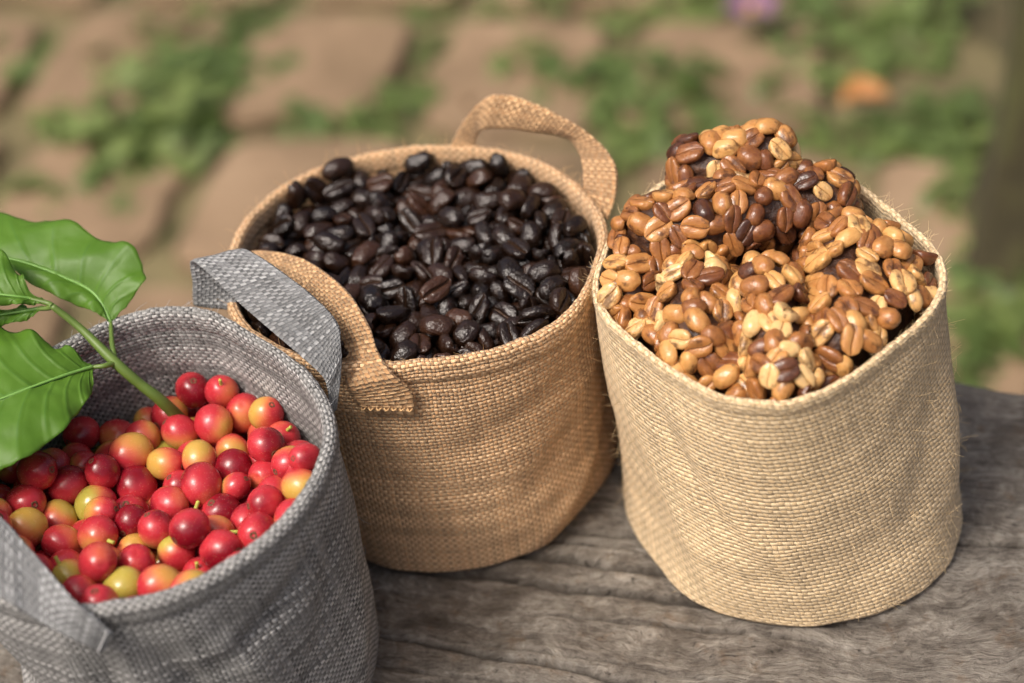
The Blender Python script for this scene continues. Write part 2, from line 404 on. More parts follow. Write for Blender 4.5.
[-744,328,819,922,88,347,-147,103,71,53],
[-802,378,860,292,767,-248,-514,118,76,58],
[-832,-151,809,599,-414,525,440,123,77,60],
[-447,654,834,360,287,635,-620,114,92,63],
[-649,-332,838,940,159,105,-282,109,74,55],
[-94,-381,793,240,-359,313,846,112,91,62],
[-81,59,807,846,-283,-345,291,92,74,51],
[-620,486,844,374,651,-115,651,125,82,62],
[78,-156,779,87,228,917,-316,113,89,62],
[64,-77,839,951,56,-255,-165,96,79,54],
[-718,-187,989,884,5,-96,-457,120,86,62],
[-779,16,789,422,-602,-655,175,119,74,58],
[-6,468,775,821,-398,409,-3,113,82,59],
[138,-90,766,191,326,925,-43,115,92,63],
[-504,-338,776,259,41,-436,861,112,91,62],
[-19,95,788,179,61,-541,-820,97,70,51],
[-742,-267,826,376,186,-208,884,99,69,51],
[85,-396,823,280,122,-693,-652,110,88,60],
[188,414,775,677,575,-418,-192,124,87,64],
[-855,55,778,120,-594,-210,-767,119,73,57],
[-597,411,769,350,414,-150,827,117,73,57],
[-883,258,857,114,694,-52,709,119,81,60],
[190,-279,841,604,360,-564,433,119,79,59],
[-186,498,771,522,-829,-197,43,97,70,51],
[-771,262,777,225,63,-966,-109,103,69,52],
[-832,322,863,919,377,-111,35,100,74,53],
[-198,166,784,863,-28,-76,-498,103,67,51],
[-691,-223,767,900,-210,324,203,113,80,59],
[-455,405,794,110,-553,505,653,114,90,62],
[203,-120,791,22,-716,237,-656,107,89,60],
[130,-270,784,65,362,-562,-741,118,80,60],
[-156,15,770,146,-874,-270,-377,111,90,61],
[-566,484,776,815,-379,-427,101,94,73,51],
[-192,84,820,681,-695,205,-109,112,82,59],
[-192,442,779,934,300,-38,-190,114,84,60],
[207,-249,791,42,-893,-276,-352,113,89,62],
[-368,423,774,516,-56,319,-793,119,76,58],
[-854,-59,829,667,-24,-480,570,122,83,62],
[-346,582,809,410,-333,633,566,95,68,49],
[54,-299,820,849,-73,81,516,101,79,55],
[-411,-415,767,99,-170,306,932,106,76,55],
[49,444,825,386,850,50,-354,113,74,56],
[46,-98,770,666,-274,117,684,119,78,59],
[87,401,912,688,-67,257,675,117,79,59],
[-592,-252,812,727,-176,12,-664,103,80,56],
[-865,174,842,78,673,-85,-731,116,86,61],
[-822,179,783,522,225,-135,811,109,70,54],
[-99,-434,841,76,-240,-188,949,104,70,52],
[-557,552,823,392,-415,232,-788,115,83,60],
[259,-176,780,309,323,7,-894,95,71,51],
[-347,-254,767,682,551,-340,-340,96,71,51],
[-386,288,792,739,270,-174,593,121,83,62],
[-319,-422,778,783,361,-492,121,111,81,58],
[-828,114,828,446,-556,646,274,106,71,53],
[52,287,809,459,570,478,486,117,92,64],
[-678,120,781,357,-244,-634,642,120,87,63],
[-436,-138,814,822,88,472,307,110,75,56],
[-9,-275,787,61,-560,-82,822,101,65,50],
[-785,268,835,926,-180,-329,47,107,66,52],
[41,-303,770,744,-663,20,-81,92,73,50],
[162,151,773,679,-175,-107,705,120,79,60],
[108,472,837,30,-779,-57,624,122,87,63],
[-535,21,807,228,-879,418,9,109,81,58],
[41,-228,771,52,-111,-209,970,119,76,59],
[-85,-231,792,18,417,556,-719,92,76,51],
[-522,461,770,386,48,455,-801,116,80,59],
[-378,100,791,982,-185,-3,36,116,78,58],
[-523,376,780,477,445,-41,-757,116,74,57],
[-788,-30,820,108,460,-246,846,93,70,50],
[-138,626,811,15,213,670,-711,114,91,63],
[-795,-108,835,106,-521,-133,-837,105,86,58],
[-653,63,911,811,-144,-170,541,120,86,62],
[-9,-368,793,222,-378,267,858,110,77,56],
[-845,-7,828,436,-266,859,36,112,76,57],
[-151,-305,785,262,587,760,-96,104,71,53],
[-825,195,856,693,139,471,527,109,75,56],
[5,449,882,990,-20,1,-139,115,80,59],
[-497,620,870,845,-98,-524,45,128,83,63],
[-129,478,800,364,-478,795,88,113,76,57],
[-713,23,804,353,-807,-386,273,115,80,59],
[244,-172,853,266,-532,-728,340,92,72,50],
[-651,416,847,231,268,206,912,109,70,54],
[-286,-74,826,433,443,-667,414,118,74,58],
[-529,-191,773,383,-451,-461,661,125,78,60],
[-270,-393,802,433,93,-162,882,106,72,54],
[170,-67,839,309,731,189,578,117,87,62],
[-9,388,771,717,-203,-305,594,92,70,49],
[-221,633,813,823,217,-429,302,93,70,49],
[219,94,812,984,-137,110,29,115,90,63],
[184,20,784,473,-392,786,-65,105,79,56],
[-276,352,773,948,97,271,136,95,72,51],
[-695,-19,945,592,-383,-240,667,115,81,59],
[-491,-417,802,657,-583,404,255,91,72,50],
[136,-12,800,33,-795,-287,-534,105,81,56],
[248,24,842,912,136,-330,201,91,73,50],
[-198,246,777,703,-580,-216,352,96,69,50],
[-896,195,923,581,489,452,468,97,75,52],
[-131,563,798,680,565,-274,377,100,72,52],
[134,59,776,897,-55,-292,328,106,66,51],
[-549,-72,780,492,241,-158,-821,107,87,59],
[42,-177,819,131,-85,-29,987,112,80,58],
[-259,-320,789,499,-287,313,755,108,70,53],
[-369,-180,791,81,-176,-76,-978,104,70,52],
[-317,50,782,387,-2,40,-921,106,72,54],
[-99,289,813,20,-989,79,-120,125,78,61],
[-831,56,854,225,-279,-308,-881,122,81,61],
[-366,234,820,226,480,-336,779,118,91,64],
[-131,376,801,203,-611,741,-189,110,69,53],
[-595,293,778,25,-991,77,107,104,67,51],
[-721,-122,876,405,386,-506,-656,113,84,60],
[-627,51,813,378,181,805,-420,126,85,64],
[-271,217,812,265,421,856,142,110,83,59],
[-413,-76,869,529,-46,-840,-108,125,85,64],
[-146,226,809,366,896,246,-48,107,78,56],
[-151,435,828,785,175,36,593,106,65,51],
[-195,-372,784,244,96,129,956,112,77,57],
[196,-245,854,665,-687,-21,-293,123,81,61],
[89,80,789,192,391,-355,-827,111,84,59],
[-463,311,776,629,-26,-17,-777,118,91,64],
[-671,199,796,535,-359,-718,262,120,75,58],
[-61,-22,809,862,253,-248,-364,109,72,54],
[-244,561,848,686,-331,631,146,112,92,62],
[116,-56,802,845,235,-408,-253,115,89,62],
[-454,-336,829,322,-80,264,-906,121,89,64],
[-213,370,793,952,-254,138,-97,108,67,52],
[86,392,796,282,-152,528,-786,101,77,54],
[200,142,850,890,-367,-229,141,103,71,52],
[-277,-380,776,45,-471,863,175,95,74,51],
[-8,-74,789,376,460,-684,-422,98,68,50],
[23,182,777,873,-107,18,476,115,79,59],
[-334,-27,789,207,-191,328,-902,113,70,55],
[-490,-389,875,134,-332,-114,927,132,81,64],
[-405,571,806,753,-194,-396,488,114,83,60],
[182,-161,856,487,-446,-20,751,110,79,57],
[-480,510,809,48,-165,-92,-981,99,79,54],
[-661,363,803,594,-42,-726,-344,127,84,63],
[-488,-143,798,618,448,529,-370,96,73,52],
[-481,-105,822,481,-324,-713,-393,115,81,59],
[-364,-443,843,417,-298,633,580,94,75,51],
[71,10,841,249,-254,126,-926,128,79,62],
[-353,-116,788,83,231,411,878,120,86,62],
[128,352,808,514,-90,682,-513,115,84,60],
[-721,-67,805,914,-13,367,174,100,82,56],
[-816,184,931,635,253,-305,664,107,74,55],
[61,-12,793,406,-806,-189,386,121,74,58],
[-247,101,773,625,-428,-651,-47,117,73,56],
[-400,481,819,334,-16,-74,-939,107,72,54],
[-415,-281,807,90,-686,719,70,120,83,61],
[-741,253,798,225,-208,-89,-948,97,77,53],
[-7,277,783,716,42,-7,-697,122,82,61],
[-454,-27,800,334,592,98,-727,112,85,60],
[-284,435,777,856,175,-221,434,113,71,55],
[-624,106,854,47,-484,413,-770,106,85,58],
[169,277,804,177,127,-167,-962,107,77,56],
[-279,-432,845,982,148,-79,-83,101,75,53],
[-176,513,823,458,169,-44,-872,100,80,55],
[-465,50,768,658,542,-134,505,123,84,62],
[-233,233,867,609,54,-384,-692,106,82,57],
[100,203,800,913,-10,93,397,100,72,52],
[-227,296,800,741,-342,-100,570,101,77,54],
[-684,286,816,928,57,367,46,103,74,54],
[162,55,836,127,-106,-331,929,105,64,51],
[-35,2,846,63,-177,-169,-968,100,67,50],
[-318,-353,881,294,737,-207,-572,121,75,58],
[-124,182,830,123,-83,528,-836,94,75,51],
[-392,8,810,250,-747,-544,290,115,83,60],
[-343,550,794,413,648,341,-541,106,79,56],
[-168,-64,782,861,1,18,508,111,70,54],
[-63,208,783,560,-499,-638,171,109,76,56],
[-129,-360,838,829,-303,-206,421,105,68,52],
[-466,160,789,871,-64,-30,-487,121,85,62],
[-178,606,888,333,-803,-354,-345,107,81,57],
[-100,236,866,152,-232,-870,-408,111,84,59],
[-422,362,821,547,-432,424,578,109,73,55],
[-555,-318,838,81,5,-194,978,112,72,55],
[-536,-22,847,722,-531,410,-168,104,82,57],
[289,64,872,586,-70,802,88,114,85,60],
[-47,371,819,336,-211,-586,706,119,78,59],
[-504,82,796,195,-123,-837,-497,93,70,50],
[-240,-26,794,433,-35,74,898,111,75,56],
[-66,-91,839,784,107,343,-507,100,81,55],
[-214,491,859,184,-196,-219,938,96,76,52],
[-147,-129,845,936,-200,114,265,102,75,54],
[-480,-226,770,144,-488,329,-795,116,71,56],
[320,-10,842,552,-438,-575,416,95,73,51],
[-450,225,812,96,423,386,814,126,77,61],
[-611,-152,786,628,-176,143,-744,117,82,60],
[-6,280,845,424,46,-10,-905,126,82,62],
[-532,-231,855,378,778,255,-431,101,71,52],
[11,367,846,546,-630,551,-39,117,90,63],
[-636,161,808,542,-129,233,-797,99,81,55],
[-214,-268,791,128,43,371,919,113,83,60],
[-42,169,833,229,-763,-594,-110,119,77,59],
[-490,52,837,953,-55,64,-293,103,85,58],
[160,326,873,966,-240,-26,92,91,74,50],
[39,197,841,865,-203,-213,-407,115,76,57],
[-596,349,818,211,-963,-68,-151,106,77,55],
[123,-130,869,306,210,-238,-898,129,80,62],
[-760,156,875,743,250,-132,607,105,79,56],
[-478,-284,841,518,-804,-278,-86,97,76,53],
[-471,-208,816,90,-199,-288,-932,103,63,50],
[-750,89,817,770,-126,-187,-596,108,76,56],
[-63,554,845,685,253,-534,-426,93,70,49],
[-115,-269,827,738,616,-191,-199,122,76,59],
[-155,-151,795,26,39,544,838,105,81,57],
[-374,-369,820,930,188,249,-195,100,73,52],
[-293,529,845,694,-338,-83,-631,112,74,56],
[-224,-122,843,221,562,-797,2,113,83,60],
[-266,519,808,411,896,154,-67,109,77,56],
[-631,-55,774,458,117,-291,832,104,67,51],
[-511,-161,897,380,-452,-666,456,105,66,51],
[-698,55,844,904,127,354,202,116,77,58],
[-426,622,908,870,-313,206,-320,111,77,57],
[-233,40,831,342,-407,61,845,125,80,61],
[-181,24,805,802,338,-437,-227,101,83,56],
[102,-337,894,653,368,-119,-651,120,85,62],
[-50,466,829,500,186,-114,-838,119,84,61],
[-343,-303,820,272,189,152,931,125,78,61],
[-533,456,827,63,101,182,-976,105,78,56],
[-541,-152,828,564,-262,-216,752,119,74,58],
[-757,178,820,293,-34,142,-945,115,73,56],
[205,219,860,343,40,818,459,110,69,54],
[-119,98,843,688,-141,-101,-705,96,71,51],
[-666,-23,820,815,-259,-170,-490,102,74,53],
[-272,-186,799,861,225,-336,-310,117,85,61],
[-177,248,828,856,-214,84,464,97,78,54],
[20,43,813,767,-429,-28,-475,95,70,50],
[-521,239,791,926,-258,-48,-272,101,80,55],
[-437,-404,839,348,252,-308,849,95,70,50],
[-588,-153,879,562,-101,269,775,104,65,50],
[-188,-221,870,371,-155,858,-319,110,89,61],
[39,132,844,369,825,413,112,125,78,61],
[-460,584,849,859,220,-236,399,103,68,51],
[-212,-195,784,871,-282,-390,-100,107,71,53],
[-504,141,861,590,231,-580,511,114,76,57],
[-609,224,774,991,63,-28,-115,101,71,52],
[-636,-98,824,159,-142,40,976,98,74,52],
[-518,-227,942,689,101,-694,184,106,82,57],
[-151,540,875,941,-331,64,3,112,72,55],
[-203,-386,855,884,-143,-234,-378,108,80,57],
[-144,340,828,411,159,-39,-897,121,77,59],
[-194,-306,832,210,133,-253,935,105,73,54],
[8,-65,866,710,-10,-649,-273,115,78,58],
[-271,439,846,290,348,-88,887,124,79,61],
[-807,96,907,220,-134,521,814,114,79,58],
[-114,478,875,423,-756,183,-465,102,64,50],
[231,287,878,982,119,-135,51,104,68,52],
[-514,524,870,568,134,64,810,111,78,57],
[-520,316,812,226,452,145,-850,106,66,52],
[227,107,887,355,398,12,845,94,77,52],
[-226,166,844,976,111,107,157,129,81,63],
[-90,400,885,66,101,-877,-465,111,73,55],
[113,-141,804,179,51,216,959,95,71,50],
[102,-207,838,346,-203,551,-731,119,78,59],
[-576,263,823,866,14,-218,-450,120,85,62],
[-178,21,872,599,-200,247,-735,97,72,51],
[-221,-16,892,834,283,-159,-445,106,72,54],
[-868,44,985,424,311,184,-830,117,84,61],
[-44,85,848,821,-229,42,-522,116,80,59],
[35,-258,858,722,45,-436,-535,107,81,57],
[-582,-34,817,614,-466,-250,586,100,68,51],
[-684,-157,815,901,97,-56,-418,119,73,57],
[130,146,848,335,-476,-770,262,95,76,52],
[-684,133,842,973,100,-183,-101,107,68,52],
[-512,-309,884,978,-107,53,-172,118,78,59],
[-225,332,849,570,-34,-97,-815,110,83,58],
[-423,92,835,395,-103,-220,886,98,69,51],
[-609,10,872,473,-28,-254,843,109,88,60],
[-615,-213,850,908,-321,-157,219,120,78,59],
[-17,130,883,512,68,652,555,110,82,58],
[-357,-212,830,809,120,248,-520,100,70,51],
[-724,240,879,36,-79,744,-663,125,82,62],
[-779,38,875,369,437,-50,819,120,74,58],
[-95,350,905,133,-189,973,19,104,68,52],
[-509,383,842,990,91,-44,-95,114,73,56],
[-576,323,881,295,-688,-413,518,110,76,56],
[-768,-32,892,350,269,91,-893,120,74,58],
[-530,264,869,835,-336,434,33,98,78,54],
[-586,-355,876,807,261,131,-513,97,79,54],
[231,-40,874,161,157,371,901,93,76,52],
[93,389,877,341,824,-448,-62,110,85,59],
[-702,-257,862,796,47,154,584,99,73,52],
[-446,310,869,416,878,202,-125,117,89,63],
[-556,-76,867,977,121,-95,-147,114,83,60],
[-573,226,906,489,438,-665,-356,107,66,51],
[57,336,887,377,65,-448,808,97,77,53],
[-605,-282,868,193,68,-138,-969,91,72,50],
[168,209,850,252,545,274,-751,95,75,52],
[-705,-28,865,937,-223,-263,-54,115,83,60],
[-543,-297,996,181,-822,-325,-432,105,72,53],
[-816,48,939,587,440,44,-678,112,87,61],
[-641,-254,962,683,172,-211,678,107,72,54],
[-671,-167,878,354,117,-99,-923,115,94,64],
[-641,-219,912,511,55,279,-811,123,81,61],
[-50,-443,915,35,173,-544,-820,110,69,53],
[-710,95,905,708,-460,-281,457,122,76,59],
[-698,-211,933,570,-285,-376,673,108,85,59],
[108,261,861,313,-151,725,-595,116,72,56],
[-628,330,857,179,626,-584,-485,93,74,51],
[-657,-142,939,921,-76,257,282,106,67,52],
[-776,-59,975,691,302,365,546,113,89,62],
[-731,181,929,986,-54,123,101,105,86,58],
[-684,49,995,628,14,77,-774,112,78,58],
[-14,376,890,557,376,14,-741,112,75,56],
[-300,-161,866,543,-90,306,-777,99,73,52],
[-529,341,905,125,-523,-842,-42,95,71,50],
[28,54,886,80,933,352,8,101,65,50],
[-159,460,890,721,-279,194,-604,109,68,53],
[29,-355,877,201,-715,542,394,92,73,50],
[-402,-370,882,763,-13,107,637,123,84,62],
[-246,-206,885,370,167,-911,-70,103,66,50],
[-495,-314,943,778,-277,78,-559,102,65,50],
[-450,-15,879,60,-311,276,907,100,73,52],
[-649,-75,872,944,-107,-163,266,109,68,53],
[-724,-117,934,876,-71,12,477,112,79,58],
[-616,-339,964,316,918,-1,-240,117,89,62],
[-662,-44,945,400,623,631,234,115,76,58],
[68,255,892,896,134,-415,-77,103,76,55],
[-576,-90,922,977,123,-85,-149,124,82,62],
[-571,-254,938,503,586,-163,-614,110,70,54],
[-581,-170,939,132,202,133,961,97,78,54],
[-763,47,956,473,507,349,631,111,73,55]]
N_CHERRY = 101
CHERRY = [[-1077,-718,802,24,65,678,731,132,132,154],
[-1090,-996,818,639,648,-264,-320,124,124,129],
[-1373,-1101,813,149,-622,618,457,122,122,146],
[-1324,-495,836,165,612,199,-748,134,134,154],
[-1051,-378,830,134,91,-458,-874,125,125,139],
[-1606,-615,904,700,490,316,412,124,124,139],
[-1003,-1053,747,470,-236,569,-632,124,124,146],
[-1314,-600,757,38,-277,-639,-717,134,134,141],
[-1214,-909,772,969,-153,-133,143,119,119,127],
[-1406,-890,773,587,-728,-302,187,125,125,133],
[-1408,-594,841,974,-17,-196,110,112,112,125],
[-1529,-606,810,255,359,507,741,124,124,140],
[-1635,-831,811,210,545,172,-793,125,125,137],
[-1530,-872,751,236,473,-149,-836,117,117,134],
[-860,-582,836,733,635,209,122,120,120,131],
[-1179,-1214,760,44,-646,-92,757,123,123,143],
[-1515,-309,834,760,564,-270,-176,120,120,130],
[-1125,-187,876,817,62,181,-544,122,122,129],
[-1170,-377,816,905,-188,-350,151,119,119,133],
[-1206,-553,802,710,466,480,221,113,113,136],
[-856,-896,799,809,248,-526,-82,114,114,121],
[-863,-405,856,900,33,284,-328,115,115,123],
[-1182,-777,777,28,-569,428,701,111,111,132],
[-1654,-699,827,301,476,-237,792,128,128,141],
[-1021,-234,876,140,-310,-926,-165,115,115,136],
[-1300,-1163,741,698,170,625,306,121,121,132],
[-1153,-996,721,603,-232,711,-277,111,111,123],
[-888,-1005,759,870,399,-135,256,126,126,149],
[-981,-609,776,482,-402,-241,-741,122,122,127],
[-1276,-1048,735,170,-654,-737,25,124,124,143],
[-953,-304,808,169,-549,-805,-149,132,132,155],
[-1089,-580,816,349,553,661,-368,114,114,131],
[-1304,-832,764,692,450,-498,264,113,113,117],
[-733,-893,849,613,-632,-458,125,118,118,136],
[-1564,-725,744,34,-15,871,-490,120,120,143],
[-1023,-804,713,964,65,-140,-216,135,135,142],
[-708,-816,913,846,377,-238,-293,97,97,114],
[-1444,-675,751,762,-309,538,186,134,134,145],
[-969,-722,769,875,-73,442,-184,93,93,105],
[-1402,-779,789,813,65,567,-119,101,101,119],
[-1348,-1311,790,27,-26,1,-999,121,121,143],
[-1432,-1194,760,56,47,-943,326,115,115,123],
[-1401,-296,785,460,-835,-57,298,129,129,150],
[-784,-684,806,494,644,0,-584,118,118,126],
[-1301,-371,815,220,-296,-784,500,118,118,123],
[-999,-456,747,542,-715,-21,441,114,114,118],
[-1472,-1087,739,259,642,722,-1,122,122,143],
[-1220,-236,814,173,-307,-623,699,124,124,132],
[-874,-648,743,150,-700,-573,-399,117,117,139],
[-822,-480,778,106,-947,160,257,123,123,140],
[-1586,-496,841,640,451,584,-216,108,108,119],
[-1039,-931,726,119,687,-444,-563,121,121,143],
[-1719,-498,859,455,-781,427,31,111,111,131],
[-1513,-979,718,550,-110,-821,-111,116,116,125],
[-930,-875,720,138,-396,-536,-732,110,110,126],
[-1487,-497,816,778,-581,192,-145,94,94,99],
[-1075,-1283,773,220,-450,-601,623,124,124,134],
[-1333,-724,722,139,-11,116,-983,122,122,134],
[-1161,-647,747,803,108,-214,-546,114,114,127],
[-1087,-1065,653,122,-848,-513,-54,122,122,128],
[-1303,-923,707,15,-601,740,302,105,105,122],
[-766,-992,777,731,-491,-251,-402,126,126,145],
[-1534,-411,786,528,-523,608,-279,112,112,120],
[-1308,-184,759,429,747,163,481,107,107,112],
[-848,-755,744,615,-2,-727,305,100,100,113],
[-1589,-1048,766,714,-417,-425,-367,119,119,131],
[-1734,-785,854,422,503,522,-545,112,112,120],
[-1411,-424,766,532,-273,456,-659,129,129,138],
[-1712,-895,883,327,-277,138,-893,117,117,124],
[-1767,-637,812,302,742,-90,-592,112,112,127],
[-772,-580,761,80,671,229,700,110,110,128],
[-1657,-571,788,757,481,108,428,135,135,143],
[-1175,-175,720,162,-786,67,-593,118,118,124],
[-1662,-952,791,9,588,800,124,124,124,139],
[-1127,-477,757,32,352,219,-909,121,121,126],
[-927,-725,674,692,376,-523,326,118,118,128],
[-1234,-400,724,383,-645,620,231,119,119,134],
[-889,-380,737,378,-692,610,83,123,123,141],
[-927,-1200,763,738,445,10,-508,116,116,128],
[-1476,-791,691,338,724,-525,293,112,112,130],
[-1224,-924,615,75,527,831,160,117,117,122],
[-1353,-824,666,534,-835,-66,-116,109,109,126],
[-1042,-325,721,142,220,319,-911,118,118,125],
[-1249,-656,666,907,-163,224,-317,122,122,132],
[-1434,-544,728,124,-830,-434,-327,134,134,143],
[-1123,-735,685,6,-64,986,153,118,118,129],
[-910,-481,691,102,52,-796,-595,106,106,112],
[-1388,-999,724,311,-930,-197,-9,124,124,135],
[-1219,-508,712,657,-278,-655,-248,92,92,101],
[-1651,-733,627,278,-277,705,591,110,110,117],
[-1609,-918,678,908,61,-355,-212,121,121,125],
[-1000,-242,657,737,-28,-614,-282,105,105,121],
[-1246,-1329,758,680,-522,-381,347,98,98,102],
[-1469,-300,681,533,719,442,61,114,114,125],
[-1277,-541,641,362,297,-365,805,111,111,129],
[-1115,-957,626,575,-354,189,-713,112,112,132],
[-1067,-211,758,816,-207,-288,456,125,125,142],
[-1281,-288,723,9,317,-837,445,117,117,123],
[-1152,-294,731,111,970,-18,-215,120,120,137],
[-1205,-1034,633,631,-421,-507,409,116,116,137],
[-725,-782,811,202,-646,15,-736,118,118,141],
[-1699,-759,730,681,-165,-670,-247,125,125,150],
[-1580,-812,653,32,-999,-1,-38,112,112,133],
[-1651,-424,787,167,220,670,689,110,110,127],
[-1282,-840,585,190,-389,152,-888,102,102,105],
[-1529,-611,694,64,-398,-90,911,113,113,123],
[-1447,-906,655,758,-352,334,-435,122,122,141],
[-1086,-417,657,220,-45,897,-381,126,126,140],
[-819,-852,702,356,-415,547,633,116,116,126],
[-974,-394,659,223,-47,902,-367,112,112,118],
[-1562,-508,730,673,-180,-695,177,123,123,141],
[-1324,-484,715,217,395,449,772,105,105,119],
[-1141,-858,689,221,-292,-206,-907,127,127,149],
[-1238,-780,674,625,141,-468,609,130,130,136],
[-986,-1129,662,387,582,-278,-659,115,115,134],
[-1129,-193,485,251,-112,-557,783,123,123,134],
[-1234,-167,465,243,-585,723,276,102,102,105],
[-1328,-181,456,188,-808,-463,311,91,91,96],
[-1418,-234,467,165,672,358,-626,106,106,120],
[-1582,-356,482,981,-52,-187,-15,101,101,118],
[-1781,-599,521,35,59,973,-218,112,112,134],
[-1060,-312,602,805,87,-252,-530,118,118,135],
[-1482,-394,506,36,-977,-183,-108,116,116,138],
[-1064,-507,559,439,255,-173,-844,128,128,145],
[-1383,-222,681,108,940,319,55,122,122,136],
[-1625,-822,552,508,452,-670,-300,92,92,99],
[-1795,-848,567,30,129,-861,491,132,132,144],
[-1349,-209,558,373,-197,302,855,121,121,137],
[-1289,-273,480,807,31,589,21,104,104,113],
[-1668,-593,520,30,-93,-684,-723,119,119,138],
[-1187,-315,499,350,429,654,516,112,112,117],
[-1323,-553,536,531,707,-84,-458,115,115,136],
[-1176,-334,615,517,137,229,-813,114,114,133],
[-1198,-454,623,586,-166,-640,-468,125,125,132],
[-1544,-336,594,132,433,-878,-157,121,121,132],
[-1577,-488,503,597,721,105,-335,111,111,131],
[-947,-298,521,148,474,-868,26,112,112,129],
[-1507,-292,474,2,978,-104,-183,100,100,111],
[-1540,-706,632,355,-208,574,-708,117,117,138],
[-1427,-615,538,329,-444,-833,-23,111,111,117],
[-1110,-198,615,166,878,-423,-147,133,133,145],
[-1600,-723,541,162,567,-805,69,97,97,101],
[-1087,-293,499,830,-260,-30,493,94,94,104],
[-1599,-384,690,211,-329,-172,-904,124,124,135],
[-1177,-530,539,342,-428,790,-276,106,106,114],
[-1291,-312,594,177,519,-827,125,129,129,151],
[-818,-466,552,547,-85,199,809,102,102,112],
[-1695,-845,640,139,548,695,445,124,124,139],
[-1127,-406,533,929,-108,78,-344,124,124,138],
[-871,-375,523,227,501,-239,800,95,95,108],
[-982,-591,562,364,379,-251,-813,103,103,116],
[-1226,-627,553,216,629,460,589,113,113,127],
[-1281,-372,493,594,292,-738,-130,92,92,106],
[-1252,-459,523,55,982,54,174,105,105,115],
[-1271,-187,650,446,-755,-481,26,121,121,132],
[-1218,-220,555,129,94,616,771,111,111,127],
[-1160,-576,647,410,151,-847,-302,129,129,135],
[-1806,-711,541,104,-678,725,-67,123,123,134],
[-1668,-458,607,459,16,888,20,129,129,141],
[-998,-401,539,324,-33,210,922,126,126,134],
[-1661,-924,572,278,-777,97,-557,100,100,113],
[-1022,-225,489,15,316,-435,843,101,101,114],
[-1657,-425,488,920,291,-212,155,103,103,123],
[-810,-500,656,404,-206,-393,-800,119,119,128],
[-1729,-501,499,133,682,695,-187,99,99,118],
[-1333,-670,557,12,196,957,-213,110,110,116],
[-939,-586,662,117,-646,581,-481,123,123,146],
[-1747,-542,621,542,107,-368,-748,106,106,125],
[-1418,-714,626,982,-101,-34,159,123,123,138],
[-1256,-735,567,926,327,-32,-188,100,100,105],
[-770,-549,564,352,560,-736,-146,97,97,100],
[-1537,-469,612,483,445,355,-665,130,130,155],
[-872,-407,623,280,-128,-945,115,110,110,115],
[-1706,-763,543,307,-734,-361,-486,107,107,122],
[-803,-699,659,150,984,-69,61,117,117,132],
[-1484,-801,573,355,-310,872,135,116,116,130],
[-1464,-506,522,184,788,-586,43,120,120,124],
[-1362,-445,516,66,600,707,368,121,121,127],
[-1766,-570,725,401,610,-621,286,113,113,119],
[-1480,-568,609,87,357,109,924,95,95,99],
[-920,-312,625,614,659,205,384,95,95,108],
[-1551,-606,533,501,-817,63,-278,124,124,136],
[-1383,-332,501,478,-7,196,856,118,118,136],
[-1764,-973,582,648,-661,194,325,118,118,124],
[-1347,-769,564,932,60,336,-120,95,95,100],
[-1388,-507,617,786,-204,575,95,118,118,130],
[-1089,-623,565,217,322,-115,914,111,111,125],
[-924,-496,563,208,-112,-15,-972,124,124,137],
[-1418,-387,609,354,-737,-247,-520,125,125,146],
[-1490,-697,543,424,799,-411,-112,94,94,103],
[-734,-646,581,98,-558,-278,776,94,94,107],
[-1336,-379,686,574,-789,180,127,108,108,118],
[-1308,-432,605,194,-953,-219,-79,93,93,103],
[-934,-674,573,112,593,656,-454,90,90,100],
[-999,-495,648,145,596,786,-76,94,94,104],
[-713,-737,606,788,319,158,503,104,104,108],
[-1492,-405,691,522,795,306,-56,91,91,107],
[-1367,-613,646,332,-680,-261,599,112,112,128],
[-1691,-1102,695,567,717,244,324,110,110,118],
[-1715,-1070,599,22,442,-13,-897,101,101,116],
[-874,-742,589,394,590,-555,-433,94,94,97],
[-1546,-898,583,106,709,-666,205,110,110,114],
[-1625,-570,636,119,-502,-857,24,124,124,141],
[-1803,-629,620,19,-251,-845,472,92,92,106],
[-1718,-659,594,675,-276,-147,-668,99,99,114],
[-1155,-710,575,865,-255,-400,-167,113,113,116],
[-1643,-658,707,482,839,-252,32,101,101,111],
[-847,-617,581,754,104,312,-568,114,114,128],
[-1703,-485,715,621,-109,-558,-540,104,104,109],
[-1453,-264,574,97,735,643,-191,122,122,126],
[-758,-598,660,45,834,134,-534,104,104,117],
[-1653,-1145,611,527,-277,757,268,95,95,114],
[-1029,-708,574,137,-578,-255,763,98,98,110],
[-1679,-993,650,402,458,-300,734,101,101,116],
[-1189,-816,580,159,373,-614,677,91,91,102],
[-1810,-762,666,75,-538,-839,-41,119,119,142],
[-704,-835,619,719,-280,247,-586,94,94,98],
[-1593,-1000,597,914,-141,357,-134,110,110,114],
[-979,-783,598,968,-110,-196,110,94,94,109],
[-1573,-1093,656,368,-235,797,-417,115,115,135],
[-1057,-556,710,885,-94,-436,136,112,112,124],
[-1813,-746,792,779,-345,351,389,113,113,130],
[-1479,-1016,614,928,69,343,-125,120,120,132],
[-1810,-667,712,63,472,-874,-100,98,98,112],
[-733,-778,701,750,-64,-595,-282,111,111,122],
[-794,-800,610,522,-770,334,153,104,104,107],
[-1800,-885,675,679,-356,100,-634,100,100,114],
[-1327,-969,610,459,-116,296,-830,113,113,116],
[-895,-836,617,53,369,93,923,111,111,121],
[-1587,-1215,630,84,-288,666,-683,100,100,105],
[-1031,-663,676,124,667,-672,-297,122,122,132],
[-1375,-882,584,240,865,14,-440,95,95,103],
[-1090,-798,594,685,620,-373,-79,112,112,122],
[-745,-927,644,560,-384,-732,-60,119,119,140],
[-874,-941,644,220,940,-258,25,116,116,130],
[-791,-1031,663,784,-445,-426,78,118,118,139],
[-1245,-1230,663,246,-93,717,-646,115,115,120],
